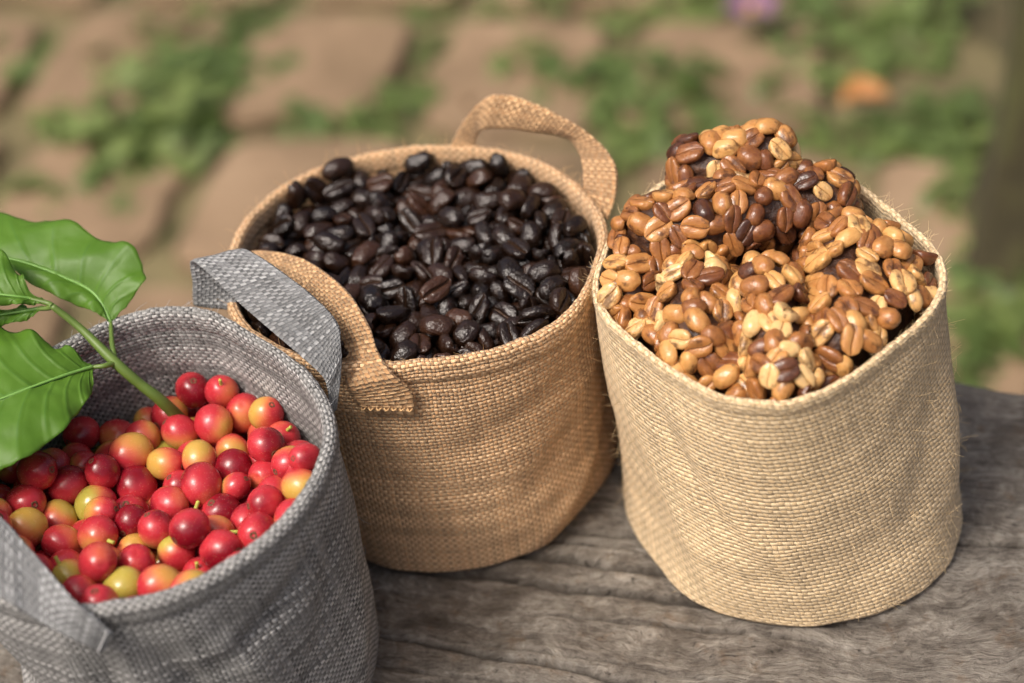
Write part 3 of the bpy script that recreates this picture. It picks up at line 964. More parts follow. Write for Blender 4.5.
[-718,-678,722,117,286,-916,-255,95,95,101],
[-1795,-867,790,452,805,375,81,124,124,130],
[-1012,-880,616,675,-339,-561,339,116,116,136],
[-1772,-970,834,629,126,733,-226,98,98,117],
[-1467,-1123,624,160,930,306,129,100,100,104],
[-904,-1048,653,618,-49,-471,-628,110,110,115],
[-1490,-1232,640,800,434,-374,180,100,100,116],
[-1762,-974,722,510,-175,-302,-786,120,120,137],
[-1381,-1181,651,546,-244,784,163,123,123,140],
[-1546,-1185,732,62,-972,123,-188,129,129,139],
[-1377,-1066,627,141,-144,979,-23,112,112,118],
[-1490,-1279,732,338,180,98,918,97,97,103],
[-1278,-1120,638,106,457,-551,690,108,108,120],
[-1001,-988,635,173,-571,239,-766,112,112,123],
[-865,-1147,674,180,-452,-532,693,112,112,125],
[-1647,-1151,784,447,460,512,-571,113,113,117],
[-1103,-1250,673,327,-614,643,-321,101,101,115],
[-1719,-1057,792,174,386,114,-899,112,112,116],
[-1161,-1153,657,294,-819,-72,487,118,118,139],
[-717,-882,739,678,232,299,-630,106,106,113],
[-1288,-1327,671,315,40,-839,-441,98,98,107],
[-995,-1244,687,189,226,460,-838,116,116,130],
[-1400,-1299,670,140,736,-93,-656,120,120,134],
[-1186,-1320,678,485,-802,124,-326,103,103,113],
[-816,-1095,749,337,577,716,202,96,96,114]]
DARK_UP, CHERRY_UP = .0012, .0035
DROP_RAW = {('cross', 64), ('left', 14), ('mid', 21), ('corner', 4), ('gap', 4), ('mid', 30), ('gap', 68), ('gap', 13), ('lowleft', 16), ('gap', 22), ('top', 41), ('gap', 31), ('gap', 40), ('left', 16), ('right', 37), ('right', 46), ('gap', 61), ('corner', 6), ('gap', 6), ('front', 2), ('mid', 32), ('gap', 70), ('gap', 15), ('gap', 24), ('gap', 33), ('front', 23), ('left', 9), ('cross', 68), ('lowleft', 48), ('lowleft', 57), ('gap', 63), ('gap', 8), ('gap', 17), ('gap', 26), ('right', 14), ('left', 2), ('front', 25), ('mid', 9), ('lowleft', 50), ('gap', 56), ('lowleft', 59), ('corner', 1), ('gap', 1), ('gap', 65), ('corner', 10), ('gap', 10), ('top', 29), ('gap', 28), ('top', 47), ('front', 18), ('mid', 57), ('lowleft', 43), ('mid', 66), ('gap', 49), ('lowleft', 52), ('right', 43), ('top', 13), ('gap', 58), ('lowleft', 61), ('gap', 67), ('gap', 12), ('cross', 84), ('top', 49), ('front', 11), ('front', 20), ('mid', 50), ('mid', 59), ('right', 27), ('gap', 42), ('lowleft', 54), ('gap', 60), ('left', 18), ('gap', 5), ('gap', 69), ('gap', 14), ('top', 33), ('cross', 86), ('front', 4), ('right', 66), ('front', 22), ('gap', 35), ('mid', 61), ('gap', 44), ('lowleft', 47), ('gap', 53), ('lowleft', 56), ('gap', 62), ('left', 20), ('gap', 7), ('top', 26), ('cross', 79), ('cross', 24), ('cross', 88), ('top', 44), ('front', 6), ('cross', 51), ('front', 24), ('right', 22), ('gap', 37), ('lowleft', 40), ('mid', 63), ('top', 1), ('right', 31), ('lowleft', 49), ('gap', 46), ('top', 10), ('gap', 55), ('lowleft', 58), ('corner', 0), ('gap', 0), ('gap', 64), ('cross', 72), ('cross', 81), ('top', 37), ('cross', 55), ('front', 8), ('right', 6), ('cross', 44), ('right', 70), ('front', 17), ('gap', 30), ('front', 26), ('mid', 56), ('gap', 39), ('lowleft', 42), ('mid', 65), ('gap', 48), ('gap', 57), ('left', 15), ('gap', 2), ('gap', 66), ('front', 1), ('cross', 37), ('right', 63), ('right', 8), ('front', 10), ('gap', 23), ('lowleft', 26), ('right', 72), ('front', 19), ('gap', 32), ('mid', 58), ('right', 26), ('gap', 41), ('lowleft', 44), ('gap', 50), ('lowleft', 53), ('top', 14), ('gap', 59), ('cross', 12), ('top', 32), ('cross', 30), ('gap', 16), ('right', 10), ('gap', 25), ('right', 19), ('gap', 34), ('mid', 60), ('gap', 43), ('lowleft', 46), ('gap', 52), ('cross', 69), ('left', 19), ('cross', 78), ('cross', 23), ('lowleft', 3), ('cross', 87), ('gap', 18), ('front', 14), ('mid', 44), ('gap', 27), ('top', 46), ('gap', 36), ('mid', 62), ('top', 0), ('gap', 45), ('top', 9), ('gap', 54), ('cross', 7), ('cross', 89), ('gap', 11), ('right', 60), ('gap', 20), ('top', 39), ('top', 48), ('mid', 55), ('gap', 38), ('top', 2), ('gap', 47), ('left', 5)}

CEN = {'brown': (-.030, .006), 'tan': (.0885, -.042), 'grey': (-.126, -.077)}
HGT = {'brown': .100, 'tan': .108, 'grey': .105}
RTOP = {'brown': .067, 'tan': .059, 'grey': .0655}
RBOT = {'brown': .062, 'tan': .0622, 'grey': .064}

# ------------------------------------------------------------------ helpers
def link(o, parent=None):
    COL.objects.link(o)
    if parent is not None:
        o.parent = parent
    return o

def tag(o, label=None, cat=None, group=None, kind=None):
    if label: o['label'] = label
    if cat: o['category'] = cat
    if group: o['group'] = group
    if kind: o['kind'] = kind
    return o

def empty(name, loc, label, cat, group=None):
    o = bpy.data.objects.new(name, None)
    o.location = loc
    o.empty_display_size = .02
    link(o)
    return tag(o, label, cat, group)

def mesh_obj(name, verts, faces, mat, parent=None, uvs=None, smooth=True, origin=None):
    """one mesh object; uvs = one (u, v) per vertex, or per face corner when the list is as long as the corners"""
    me = bpy.data.meshes.new(name)
    verts = np.asarray(verts, float)
    if parent is not None:
        verts = verts - np.array(parent.matrix_basis.translation)
    elif origin is not None:
        verts = verts - np.array(origin)
    me.from_pydata(verts.tolist(), [], faces)
    if uvs is not None:
        uvs = np.asarray(uvs, np.float32)
        lay = me.uv_layers.new(name='UVMap')
        vi = np.zeros(len(me.loops), np.int32)
        me.loops.foreach_get('vertex_index', vi)
        lay.data.foreach_set('uv', (uvs if len(uvs) == len(vi) and len(uvs) != len(verts) else uvs[vi]).ravel())
    me.polygons.foreach_set('use_smooth', [smooth] * len(me.polygons))
    me.materials.append(mat)
    me.update()
    o = bpy.data.objects.new(name, me)
    if parent is None and origin is not None:
        o.location = origin
    return link(o, parent)

class Sub:
    """parent of a sub-part: hangs under a part, in the frame of the part's thing"""
    def __init__(s, o, root): s.o, s.root = o, root
_mesh_obj = mesh_obj
def mesh_obj(name, verts, faces, mat, parent=None, uvs=None, smooth=True, origin=None):
    if isinstance(parent, Sub):
        o = _mesh_obj(name, verts, faces, mat, parent.root, uvs, smooth, origin)
        o.parent = parent.o
        return o
    return _mesh_obj(name, verts, faces, mat, parent, uvs, smooth, origin)

def grid_faces(ny, nx, wrap=False, base=0, flip=False):
    f = []
    for j in range(ny - 1):
        for i in range(nx if wrap else nx - 1):
            a, b = base + j * nx + i, base + j * nx + (i + 1) % nx
            c, d = b + nx, a + nx
            f.append((a, d, c, b) if flip else (a, b, c, d))
    return f

def spline(pts, n):
    """Catmull-Rom through the points, n samples"""
    P = np.asarray(pts, float)
    P = np.vstack([2 * P[0] - P[1], P, 2 * P[-1] - P[-2]])
    k = len(P) - 3
    out = []
    for t in np.linspace(0, k, n):
        i = min(int(t), k - 1); u = t - i
        a, b, c, d = P[i:i + 4]
        out.append(.5 * (2 * b + (c - a) * u + (2 * a - 5 * b + 4 * c - d) * u * u + (3 * b - a - 3 * c + d) * u ** 3))
    return np.array(out)

_LAT = np.random.RandomState(77).rand(64, 64, 64)
def vnoise(x, y, z=0.):
    x, y, z = np.broadcast_arrays(np.asarray(x, float), np.asarray(y, float), np.asarray(z, float))
    xi, yi, zi = np.floor(x).astype(int), np.floor(y).astype(int), np.floor(z).astype(int)
    fx, fy, fz = x - xi, y - yi, z - zi
    s = lambda t: t * t * (3 - 2 * t)
    fx, fy, fz = s(fx), s(fy), s(fz)
    r = 0
    for a in (0, 1):
        for b in (0, 1):
            for c in (0, 1):
                r = r + _LAT[(xi + a) % 64, (yi + b) % 64, (zi + c) % 64] * (fx if a else 1 - fx) * (fy if b else 1 - fy) * (fz if c else 1 - fz)
    return r * 2 - 1
def fbm(x, y, z=0., o=4):
    return sum(vnoise(x * 2 ** k + 7.3 * k, y * 2 ** k + 3.1 * k, z * 2 ** k) * .5 ** k for k in range(o))

def tube(pts, rad, seg=8, n=None, cap=True):
    P = spline(pts, n) if n else np.asarray(pts, float)
    rad = np.interp(np.linspace(0, 1, len(P)), np.linspace(0, 1, len(rad)), rad) if not np.isscalar(rad) else np.full(len(P), rad)
    T = np.gradient(P, axis=0); T /= np.linalg.norm(T, axis=1)[:, None] + 1e-12
    up = np.array([0, 0, 1.]) if abs(T[0, 2]) < .9 else np.array([1., 0, 0])
    V = []; A = np.cross(T[0], up); A /= np.linalg.norm(A)
    for i in range(len(P)):
        A = A - T[i] * (A @ T[i]); A /= np.linalg.norm(A)
        B_ = np.cross(T[i], A)
        for k in range(seg):
            a = 2 * math.pi * k / seg
            V.append(P[i] + rad[i] * (math.cos(a) * A + math.sin(a) * B_))
    f = grid_faces(len(P), seg, True)
    if cap:
        f.append(list(range(seg))[::-1]); f.append([(len(P) - 1) * seg + k for k in range(seg)])
    return V, f

def merge(parts):
    V, F = [], []
    for v, f in parts:
        b = len(V)
        V.extend([tuple(p) for p in v]); F.extend([[i + b for i in q] for q in f])
    return V, F

# ------------------------------------------------------------------ materials
class NT:
    def __init__(s, name):
        s.m = bpy.data.materials.new(name); s.m.use_nodes = True
        s.t = s.m.node_tree; s.b = s.t.nodes['Principled BSDF']; s.out = s.t.nodes['Material Output']
    def n(s, typ, **kw):
        x = s.t.nodes.new(typ)
        for k, v in kw.items(): setattr(x, k, v)
        return x
    def put(s, sock, v):
        if isinstance(v, bpy.types.NodeSocket): s.t.links.new(v, sock)
        else: sock.default_value = v
    def M(s, op, a, b=None, c=None, clamp=False):
        x = s.n('ShaderNodeMath', operation=op, use_clamp=clamp)
        for i, v in enumerate((a, b, c)):
            if v is not None: s.put(x.inputs[i], v)
        return x.outputs[0]
    def mix(s, f, a, b, mode='MIX'):
        x = s.n('ShaderNodeMix', data_type='RGBA', blend_type=mode)
        s.put(x.inputs['Factor'], f)
        for i, v in ((6, a), (7, b)):
            s.put(x.inputs[i], v if isinstance(v, bpy.types.NodeSocket) else (*v, 1) if len(v) == 3 else v)
        return x.outputs[2]
    def noise(s, vec, scale, detail=4, rough=.55, dist=0.):
        x = s.n('ShaderNodeTexNoise')
        if vec is not None: s.put(x.inputs['Vector'], vec)
        x.inputs['Scale'].default_value = scale; x.inputs['Detail'].default_value = detail
        x.inputs['Roughness'].default_value = rough; x.inputs['Distortion'].default_value = dist
        return x
    def ramp(s, f, stops, interp='LINEAR'):
        x = s.n('ShaderNodeValToRGB'); x.color_ramp.interpolation = interp
        e = x.color_ramp.elements
        while len(e) < len(stops): e.new(.5)
        for q, (p, c) in zip(e, stops):
            q.position = p; q.color = (*c, 1) if len(c) == 3 else c
        s.put(x.inputs[0], f)
        return x.outputs[0]
    def maprange(s, v, a, b, c=0., d=1., smooth=True):
        x = s.n('ShaderNodeMapRange', interpolation_type='SMOOTHSTEP' if smooth else 'LINEAR')
        for k, q in zip(('Value', 'From Min', 'From Max', 'To Min', 'To Max'), (v, a, b, c, d)): s.put(x.inputs[k], q)
        return x.outputs[0]
    def mapping(s, vec, scale=(1, 1, 1), rot=(0, 0, 0), loc=(0, 0, 0)):
        x = s.n('ShaderNodeMapping'); s.put(x.inputs['Vector'], vec)
        x.inputs['Scale'].default_value = scale; x.inputs['Rotation'].default_value = rot; x.inputs['Location'].default_value = loc
        return x.outputs[0]
    def bump(s, h, dist, strength=1., normal=None):
        x = s.n('ShaderNodeBump'); x.inputs['Strength'].default_value = strength; x.inputs['Distance'].default_value = dist
        s.put(x.inputs['Height'], h)
        if normal is not None: s.put(x.inputs['Normal'], normal)
        return x.outputs[0]
    def set(s, **kw):
        for k, v in kw.items(): s.put(s.b.inputs[k.replace('_', ' ')], v)
        return s.m

def weave(name, nu, nv, warp, weft, gap, wvar=.5, skew=0., relief=.0005, twill=False, fill=.47, rough=.9, wob=.0007, gapw=.8):
    """woven cloth on UVs measured in metres: over and under yarns with their own thickness and tone"""
    N = NT(name); M = N.M
    uv = N.n('ShaderNodeTexCoord').outputs['UV']
    ns = N.noise(uv, 55, 3)
    wv = N.n('ShaderNodeVectorMath', operation='MULTIPLY_ADD')
    N.put(wv.inputs[0], ns.outputs['Color']); wv.inputs[1].default_value = (wob * 2, wob * 2, 0); N.put(wv.inputs[2], uv)
    ns2 = N.noise(uv, 420, 2)
    wv2 = N.n('ShaderNodeVectorMath', operation='MULTIPLY_ADD')
    N.put(wv2.inputs[0], ns2.outputs['Color']); wv2.inputs[1].default_value = (.0005, .0005, 0); N.put(wv2.inputs[2], wv.outputs[0])
    sp = N.n('ShaderNodeSeparateXYZ'); N.put(sp.inputs[0], wv2.outputs[0])
    u = M('ADD', sp.outputs[0], M('MULTIPLY', sp.outputs[1], skew))
    U = M('MULTIPLY', u, nu); V = M('MULTIPLY', sp.outputs[1], nv)
    iu, iv = M('FLOOR', U), M('FLOOR', V)
    fu, fv = M('SUBTRACT', M('FRACT', U), .5), M('SUBTRACT', M('FRACT', V), .5)
    par = M('FLOORED_MODULO', M('ADD', iu, iv), 2.)
    s = M('SUBTRACT', 1., M('MULTIPLY', par, 2.))
    def wn(i, off):
        x = N.n('ShaderNodeTexWhiteNoise', noise_dimensions='1D'); N.put(x.inputs['W'], M('ADD', i, off)); return x.outputs['Value']
    ru, rv = wn(iu, 3.37), wn(iv, 911.7)
    def prof(f, r):      # rounded yarn section, its width differs from yarn to yarn
        hw = M('MULTIPLY_ADD', r, .10, fill - .06)
        q = M('DIVIDE', f, hw)
        return M('SQRT', M('MAXIMUM', M('SUBTRACT', 1., M('MULTIPLY', q, q)), 0.))
    pu, pv = prof(fu, ru), prof(fv, rv)
    cu, cv = M('COSINE', M('MULTIPLY', fu, math.pi)), M('COSINE', M('MULTIPLY', fv, math.pi))
    # warp runs along v: it is on top where s = +1
    hw = M('SUBTRACT', M('ADD', pu, M('MULTIPLY', M('MULTIPLY', s, cv), .55)), M('MULTIPLY', M('LESS_THAN', pu, .02), 3.))
    hf = M('SUBTRACT', M('SUBTRACT', pv, M('MULTIPLY', M('MULTIPLY', s, cu), .55)), M('MULTIPLY', M('LESS_THAN', pv, .02), 3.))
    top = M('GREATER_THAN', hw, hf)
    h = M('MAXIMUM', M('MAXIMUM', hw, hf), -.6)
    gap_shade = N.maprange(h, .25, -.35)
    slub_u = N.noise(N.mapping(uv, (nu * .5, nv * .07, 1)), 1., 3).outputs['Fac']
    slub_v = N.noise(N.mapping(uv, (nu * .07, nv * .5, 1)), 1., 3).outputs['Fac']
    big = N.noise(uv, 16, 4).outputs['Fac']
    def tone(c, r, sl):
        f = M('ADD', M('MULTIPLY_ADD', r, wvar, 1 - wvar * .5), M('MULTIPLY', M('SUBTRACT', sl, .5), wvar * 1.6))
        f = M('MULTIPLY', f, M('MULTIPLY_ADD', big, .5, .75))
        x = N.n('ShaderNodeVectorMath', operation='SCALE'); x.inputs[0].default_value = c; N.put(x.inputs['Scale'], f)
        return x.outputs[0]
    col = N.mix(top, tone(weft, rv, slub_v), tone(warp, ru, slub_u))
    col = N.mix(M('MULTIPLY', gap_shade, gapw), col, gap)  # shade in the low spots between yarns, mixed into the base colour
    fib = N.noise(N.mapping(uv, (1, 1, 1), (0, 0, .5)), 2600, 2).outputs['Fac']
    hh = M('ADD', h, M('MULTIPLY', fib, .5))
    N.set(Base_Color=col, Roughness=rough, Normal=N.bump(hh, relief), Sheen_Weight=.12, Sheen_Roughness=.6)
    N.b.inputs['Specular IOR Level'].default_value = .2
    return N.m

MAT = {}
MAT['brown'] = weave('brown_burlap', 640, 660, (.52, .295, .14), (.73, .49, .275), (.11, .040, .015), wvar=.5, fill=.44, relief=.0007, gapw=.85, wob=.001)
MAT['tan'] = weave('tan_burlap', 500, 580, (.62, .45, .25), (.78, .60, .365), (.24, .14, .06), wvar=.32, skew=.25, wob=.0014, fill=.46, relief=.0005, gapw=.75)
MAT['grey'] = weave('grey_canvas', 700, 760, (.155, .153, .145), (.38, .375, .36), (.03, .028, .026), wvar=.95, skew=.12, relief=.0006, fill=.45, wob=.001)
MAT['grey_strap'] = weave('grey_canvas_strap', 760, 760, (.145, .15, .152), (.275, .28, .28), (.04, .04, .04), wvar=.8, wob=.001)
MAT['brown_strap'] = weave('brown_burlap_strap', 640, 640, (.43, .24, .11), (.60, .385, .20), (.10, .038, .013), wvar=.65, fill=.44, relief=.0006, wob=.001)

def simple(name, col, rough=.6, **kw):
    N = NT(name); N.set(Base_Color=(*col, 1), Roughness=rough)
    for k, v in kw.items(): N.put(N.b.inputs[k.replace('_', ' ')], v)
    return N.m

def yarn_mat(name, c):
    N = NT(name)
    n = N.noise(N.n('ShaderNodeTexCoord').outputs['Object'], 900, 2).outputs['Fac']
    N.set(Base_Color=N.mix(n, tuple(q * .7 for q in c), tuple(min(1, q * 1.2) for q in c)), Roughness=.9)
    return N.m
MAT['tan_fibre'] = yarn_mat('tan_fibre', (.72, .54, .30))
MAT['brown_fibre'] = yarn_mat('brown_fibre', (.60, .38, .18))
MAT['grey_fibre'] = yarn_mat('grey_fibre', (.36, .36, .36))

def mat_roast():
    N = NT('roasted_bean'); M = N.M
    tc = N.n('ShaderNodeTexCoord').outputs['Object']
    oi = N.n('ShaderNodeObjectInfo')
    rnd = oi.outputs['Random']
    off = N.n('ShaderNodeVectorMath', operation='MULTIPLY_ADD')
    N.put(off.inputs[0], rnd); off.inputs[1].default_value = (3, 5, 7); N.put(off.inputs[2], tc)
    n1 = N.noise(off.outputs[0], 2.6, 4, .6)
    base = N.ramp(rnd, [(0, (.006, .0030, .0018)), (.5, (.012, .0055, .0030)), (.85, (.024, .010, .0050)), (1, (.048, .019, .009))])
    col = N.mix(M('MULTIPLY', N.maprange(n1.outputs['Fac'], .5, .75), .5), base, (.040, .018, .010))
    at = N.n('ShaderNodeAttribute', attribute_name='crease').outputs['Fac']
    col = N.mix(M('MULTIPLY', at, .6), col, (.09, .05, .03))
    rough = M('MULTIPLY_ADD', n1.outputs['Fac'], .22, M('MULTIPLY_ADD', rnd, .12, .0))
    n2 = N.noise(off.outputs[0], 11, 3)
    hgt = M('ADD', n1.outputs['Fac'], M('MULTIPLY', n2.outputs['Fac'], .25))
    N.set(Base_Color=col, Roughness=rough, Normal=N.bump(hgt, .0012, .8))
    N.b.inputs['Specular IOR Level'].default_value = .55
    return N.m
MAT['roast'] = mat_roast()

def mat_raw():
    N = NT('parchment_bean'); M = N.M
    tc = N.n('ShaderNodeTexCoord').outputs['Object']
    oi = N.n('ShaderNodeObjectInfo')
    sc_ = N.n('ShaderNodeSeparateColor'); N.put(sc_.inputs[0], oi.outputs['Color'])
    tone = sc_.outputs[0]
    off = N.n('ShaderNodeVectorMath', operation='MULTIPLY_ADD')
    N.put(off.inputs[0], oi.outputs['Random']); off.inputs[1].default_value = (3, 5, 7); N.put(off.inputs[2], tc)
    n1 = N.noise(off.outputs[0], 2.0, 4, .6)
    f = M('ADD', tone, M('MULTIPLY', M('SUBTRACT', n1.outputs['Fac'], .5), .5))
    col = N.ramp(f, [(0, (.05, .018, .010)), (.2, (.16, .055, .02)), (.45, (.37, .155, .045)), (.70, (.58, .31, .10)), (1, (.76, .52, .24))])
    n3 = N.noise(off.outputs[0], 1.3, 4, .65)
    col = N.mix(M('MULTIPLY', N.maprange(n3.outputs['Fac'],   .515, .67), .80), col, (.06, .024, .014))
    at = N.n('ShaderNodeAttribute', attribute_name='crease').outputs['Fac']
    col = N.mix(M('MULTIPLY', at, .55), col, (.18, .065, .02))
    n2 = N.noise(off.outputs[0], 9, 3)
    N.set(Base_Color=col, Roughness=M('MULTIPLY_ADD', n1.outputs['Fac'], .32, .06), Normal=N.bump(M('ADD', n1.outputs['Fac'], M('MULTIPLY', n2.outputs['Fac'], .3)), .0006, .7))
    N.b.inputs['Specular IOR Level'].default_value = .5
    N.b.inputs['Subsurface Weight'].default_value = .12
    N.b.inputs['Subsurface Radius'].default_value = (.002, .001, .0005)
    N.b.inputs['Subsurface Scale'].default_value = 1.
    return N.m
MAT['raw'] = mat_raw()

def mat_sticky():
    N = NT('sticky_residue')
    n = N.noise(N.n('ShaderNodeTexCoord').outputs['Object'], 180, 5, .65)
    N.set(Base_Color=N.ramp(n.outputs['Fac'], [(.3, (.014, .006, .003)), (.5, (.045, .017, .008)), (.7, (.13, .052, .018))]), Roughness=.45, Normal=N.bump(n.outputs['Fac'], .002, .8))
    return N.m
MAT['sticky'] = mat_sticky()

def mat_cherry():
    """skin colour per fruit from object colour: r = ripeness, g = green of the unripe end, b = shift of the blush"""
    N = NT('cherry_skin'); M = N.M
    tc = N.n('ShaderNodeTexCoord').outputs['Object']
    oi = N.n('ShaderNodeObjectInfo')
    sc_ = N.n('ShaderNodeSeparateColor'); N.put(sc_.inputs[0], oi.outputs['Color'])
    ripe, green, sh = sc_.outputs
    sp = N.n('ShaderNodeSeparateXYZ'); N.put(sp.inputs[0], tc)
    off = N.n('ShaderNodeVectorMath', operation='MULTIPLY_ADD')
    N.put(off.inputs[0], oi.outputs['Random']); off.inputs[1].default_value = (3, 5, 7); N.put(off.inputs[2], tc)
    n1 = N.noise(off.outputs[0], 1.1, 3, .55)
    n2 = N.noise(off.outputs[0], 6, 4, .6)
    z = M('ADD', M('MULTIPLY', sp.outputs[2], 1.0), M('MULTIPLY', M('SUBTRACT', sh, .5), .8))
    z = M('ADD', z, M('MULTIPLY', sp.outputs[0], 1.0))
    f = M('ADD', M('ADD', M('MULTIPLY', z, 1.35), M('MULTIPLY_ADD', ripe, 2.0, -.50)), M('MULTIPLY', M('SUBTRACT', n1.outputs['Fac'], .5), 1.1))
    un = N.mix(green, (.56, .29, .065), (.40, .36, .06))
    mid = (.60, .15, .065)
    red = N.mix(n2.outputs['Fac'], (.40, .018, .032), (.50, .040, .048))
    red = N.mix(N.maprange(f, 1.25, 1.9), red, (.20, .006, .014))
    col = N.mix(N.maprange(f, -.35, .35), un, mid)
    col = N.mix(N.maprange(f, .05, .75), col, red)
    v = N.n('ShaderNodeTexVoronoi'); N.put(v.inputs['Vector'], off.outputs[0]); v.inputs['Scale'].default_value = 13
    spk = M('MULTIPLY', M('LESS_THAN', v.outputs['Distance'], .16), .16)
    col = N.mix(spk, col, (.80, .50, .30))
    N.set(Base_Color=col, Roughness=M('MULTIPLY_ADD', n2.outputs['Fac'], .22, .14), Normal=N.bump(n2.outputs['Fac'], .0002, .5))
    N.b.inputs['Subsurface Weight'].default_value = .12
    N.b.inputs['Subsurface Radius'].default_value = (.004, .0012, .0006)
    N.b.inputs['Subsurface Scale'].default_value = 1.
    N.b.inputs['Specular IOR Level'].default_value = .5
    return N.m
MAT['cherry'] = mat_cherry()
MAT['scar'] = simple('calyx_scar', (.12, .045, .02), .8)
MAT['stub'] = simple('stem_stub', (.42, .42, .08), .6)

def mat_leaf():
    """u runs along the midrib, v across from edge to edge"""
    N = NT('coffee_leaf'); M = N.M
    uv = N.n('ShaderNodeTexCoord').outputs['UV']
    ob = N.n('ShaderNodeTexCoord').outputs['Object']
    sp = N.n('ShaderNodeSeparateXYZ'); N.put(sp.inputs[0], uv)
    a = M('ABSOLUTE', M('SUBTRACT', sp.outputs[1], .5))
    k = M('ADD', M('MULTIPLY', sp.outputs[0], 9.), M('MULTIPLY', a, -5.2))
    k = M('ADD', k, M('MULTIPLY', M('MULTIPLY', a, a), 4.))
    fr = M('ABSOLUTE', M('SUBTRACT', M('FRACT', k), .5))
    vein = M('MULTIPLY', N.maprange(fr, .44, .5), N.maprange(a, .48, .3))
    midr = N.maprange(a, .022, .006)
    n1 = N.noise(ob, 60, 4)
    n2 = N.noise(ob, 600, 3)
    col = N.mix(n1.outputs['Fac'], (.085, .20, .016), (.16, .32, .034))
    col = N.mix(M('MULTIPLY', vein, .38), col, (.09, .24, .04))
    col = N.mix(M('MULTIPLY', midr, .8), col, (.17, .34, .07))
    spots = N.n('ShaderNodeTexVoronoi'); N.put(spots.inputs['Vector'], ob); spots.inputs['Scale'].default_value = 140
    n4 = N.noise(ob, 42, 2)
    sm = M('MULTIPLY', N.maprange(spots.outputs['Distance'], .32, .12), N.maprange(n4.outputs['Fac'], .56, .66))
    col = N.mix(M('MULTIPLY', sm, .7), col, (.16, .33, .03))
    h = M('ADD', M('ADD', M('MULTIPLY', N.maprange(fr, .3, .5), -.5), M('MULTIPLY', midr, -.4)), M('MULTIPLY', n1.outputs['Fac'], .5))
    h = M('ADD', h, M('MULTIPLY', n2.outputs['Fac'], .08))
    N.set(Base_Color=col, Roughness=.46, Normal=N.bump(h, .0006, .7))
    tr = N.n('ShaderNodeBsdfTranslucent'); N.put(tr.inputs['Color'], N.mix(M('MULTIPLY', vein, .4), (.10, .38, .02), (.06, .22, .02)))
    mx = N.n('ShaderNodeMixShader'); mx.inputs[0].default_value = .45
    N.t.links.new(N.b.outputs[0], mx.inputs[1]); N.t.links.new(tr.outputs[0], mx.inputs[2]); N.t.links.new(mx.outputs[0], N.out.inputs['Surface'])
    return N.m
MAT['leaf'] = mat_leaf()
def mat_stem():
    N = NT('green_stem')
    n = N.noise(N.n('ShaderNodeTexCoord').outputs['Object'], 90, 4)
    N.set(Base_Color=N.mix(n.outputs['Fac'], (.06, .11, .02), (.15, .23, .04)), Roughness=.45)
    return N.m
MAT['stem'] = mat_stem()

def mat_wood():
    """weathered plank: UV u along the grain, v across, metres"""
    N = NT('weathered_wood'); M = N.M
    uv = N.n('ShaderNodeTexCoord').outputs['UV']
    warp = N.noise(uv, 7, 5, .6)
    swirl = N.noise(uv, 22, 3, .5)
    wv = N.n('ShaderNodeVectorMath', operation='MULTIPLY_ADD')
    N.put(wv.inputs[0], warp.outputs['Color']); wv.inputs[1].default_value = (.06, .05, 0); N.put(wv.inputs[2], uv)
    wv2 = N.n('ShaderNodeVectorMath', operation='MULTIPLY_ADD')
    N.put(wv2.inputs[0], swirl.outputs['Color']); wv2.inputs[1].default_value = (.02, .018, 0); N.put(wv2.inputs[2], wv.outputs[0])
    g1 = N.noise(N.mapping(wv2.outputs[0], (26, 130, 1)), 1., 8, .75)
    g2 = N.noise(N.mapping(wv2.outputs[0], (150, 900, 1)), 1., 8, .8)
    blot = N.noise(wv.outputs[0], 24, 7, .7, .8)
    mid_ = N.noise(uv, 160, 7, .78, 1.2)
    fine = N.noise(N.mapping(wv2.outputs[0], (380, 1100, 1)), 1., 6, .8)
    f = M('ADD', M('MULTIPLY', g1.outputs['Fac'], .42), M('ADD', M('MULTIPLY', g2.outputs['Fac'], .28), M('MULTIPLY', mid_.outputs['Fac'], .30)))
    f = N.maprange(f, .38, .62, 0., 1., False)
    col = N.ramp(f, [(0, (.06, .050, .040)), (.3, (.22, .190, .158)), (.6, (.42, .375, .315)), (1, (.76, .70, .61))])
    col = N.mix(M('MULTIPLY', N.maprange(blot.outputs['Fac'], .47, .66), .6), col, (.115, .09, .066))
    ora = N.noise(uv, 80, 6, .7)
    col = N.mix(M('MULTIPLY', N.maprange(ora.outputs['Fac'], .54, .70), .5), col, (.26, .155, .075))
    pal = N.noise(N.mapping(wv2.outputs[0], (16, 110, 1)), 1., 8, .8)
    col = N.mix(M('MULTIPLY', N.maprange(pal.outputs['Fac'], .53, .66), .75), col, (.60, .54, .46))
    ck = N.n('ShaderNodeAttribute', attribute_name='crack').outputs['Fac']
    col = N.mix(M('MULTIPLY', ck, .7), col, (.022, .017, .014))
    pit = N.maprange(fine.outputs['Fac'], .56, .66)
    col = N.mix(M('MULTIPLY', pit, .75), col, (.045, .036, .030))
    h = M('ADD', M('MULTIPLY', f, .35), M('ADD', M('MULTIPLY', g2.outputs['Fac'], .5), M('MULTIPLY', pit, -.35)))
    N.set(Base_Color=col, Roughness=M('MULTIPLY_ADD', f, .3, .55), Normal=N.bump(h, .0042, 1.))
    N.b.inputs['Specular IOR Level'].default_value = .3
    return N.m
MAT['wood'] = mat_wood()

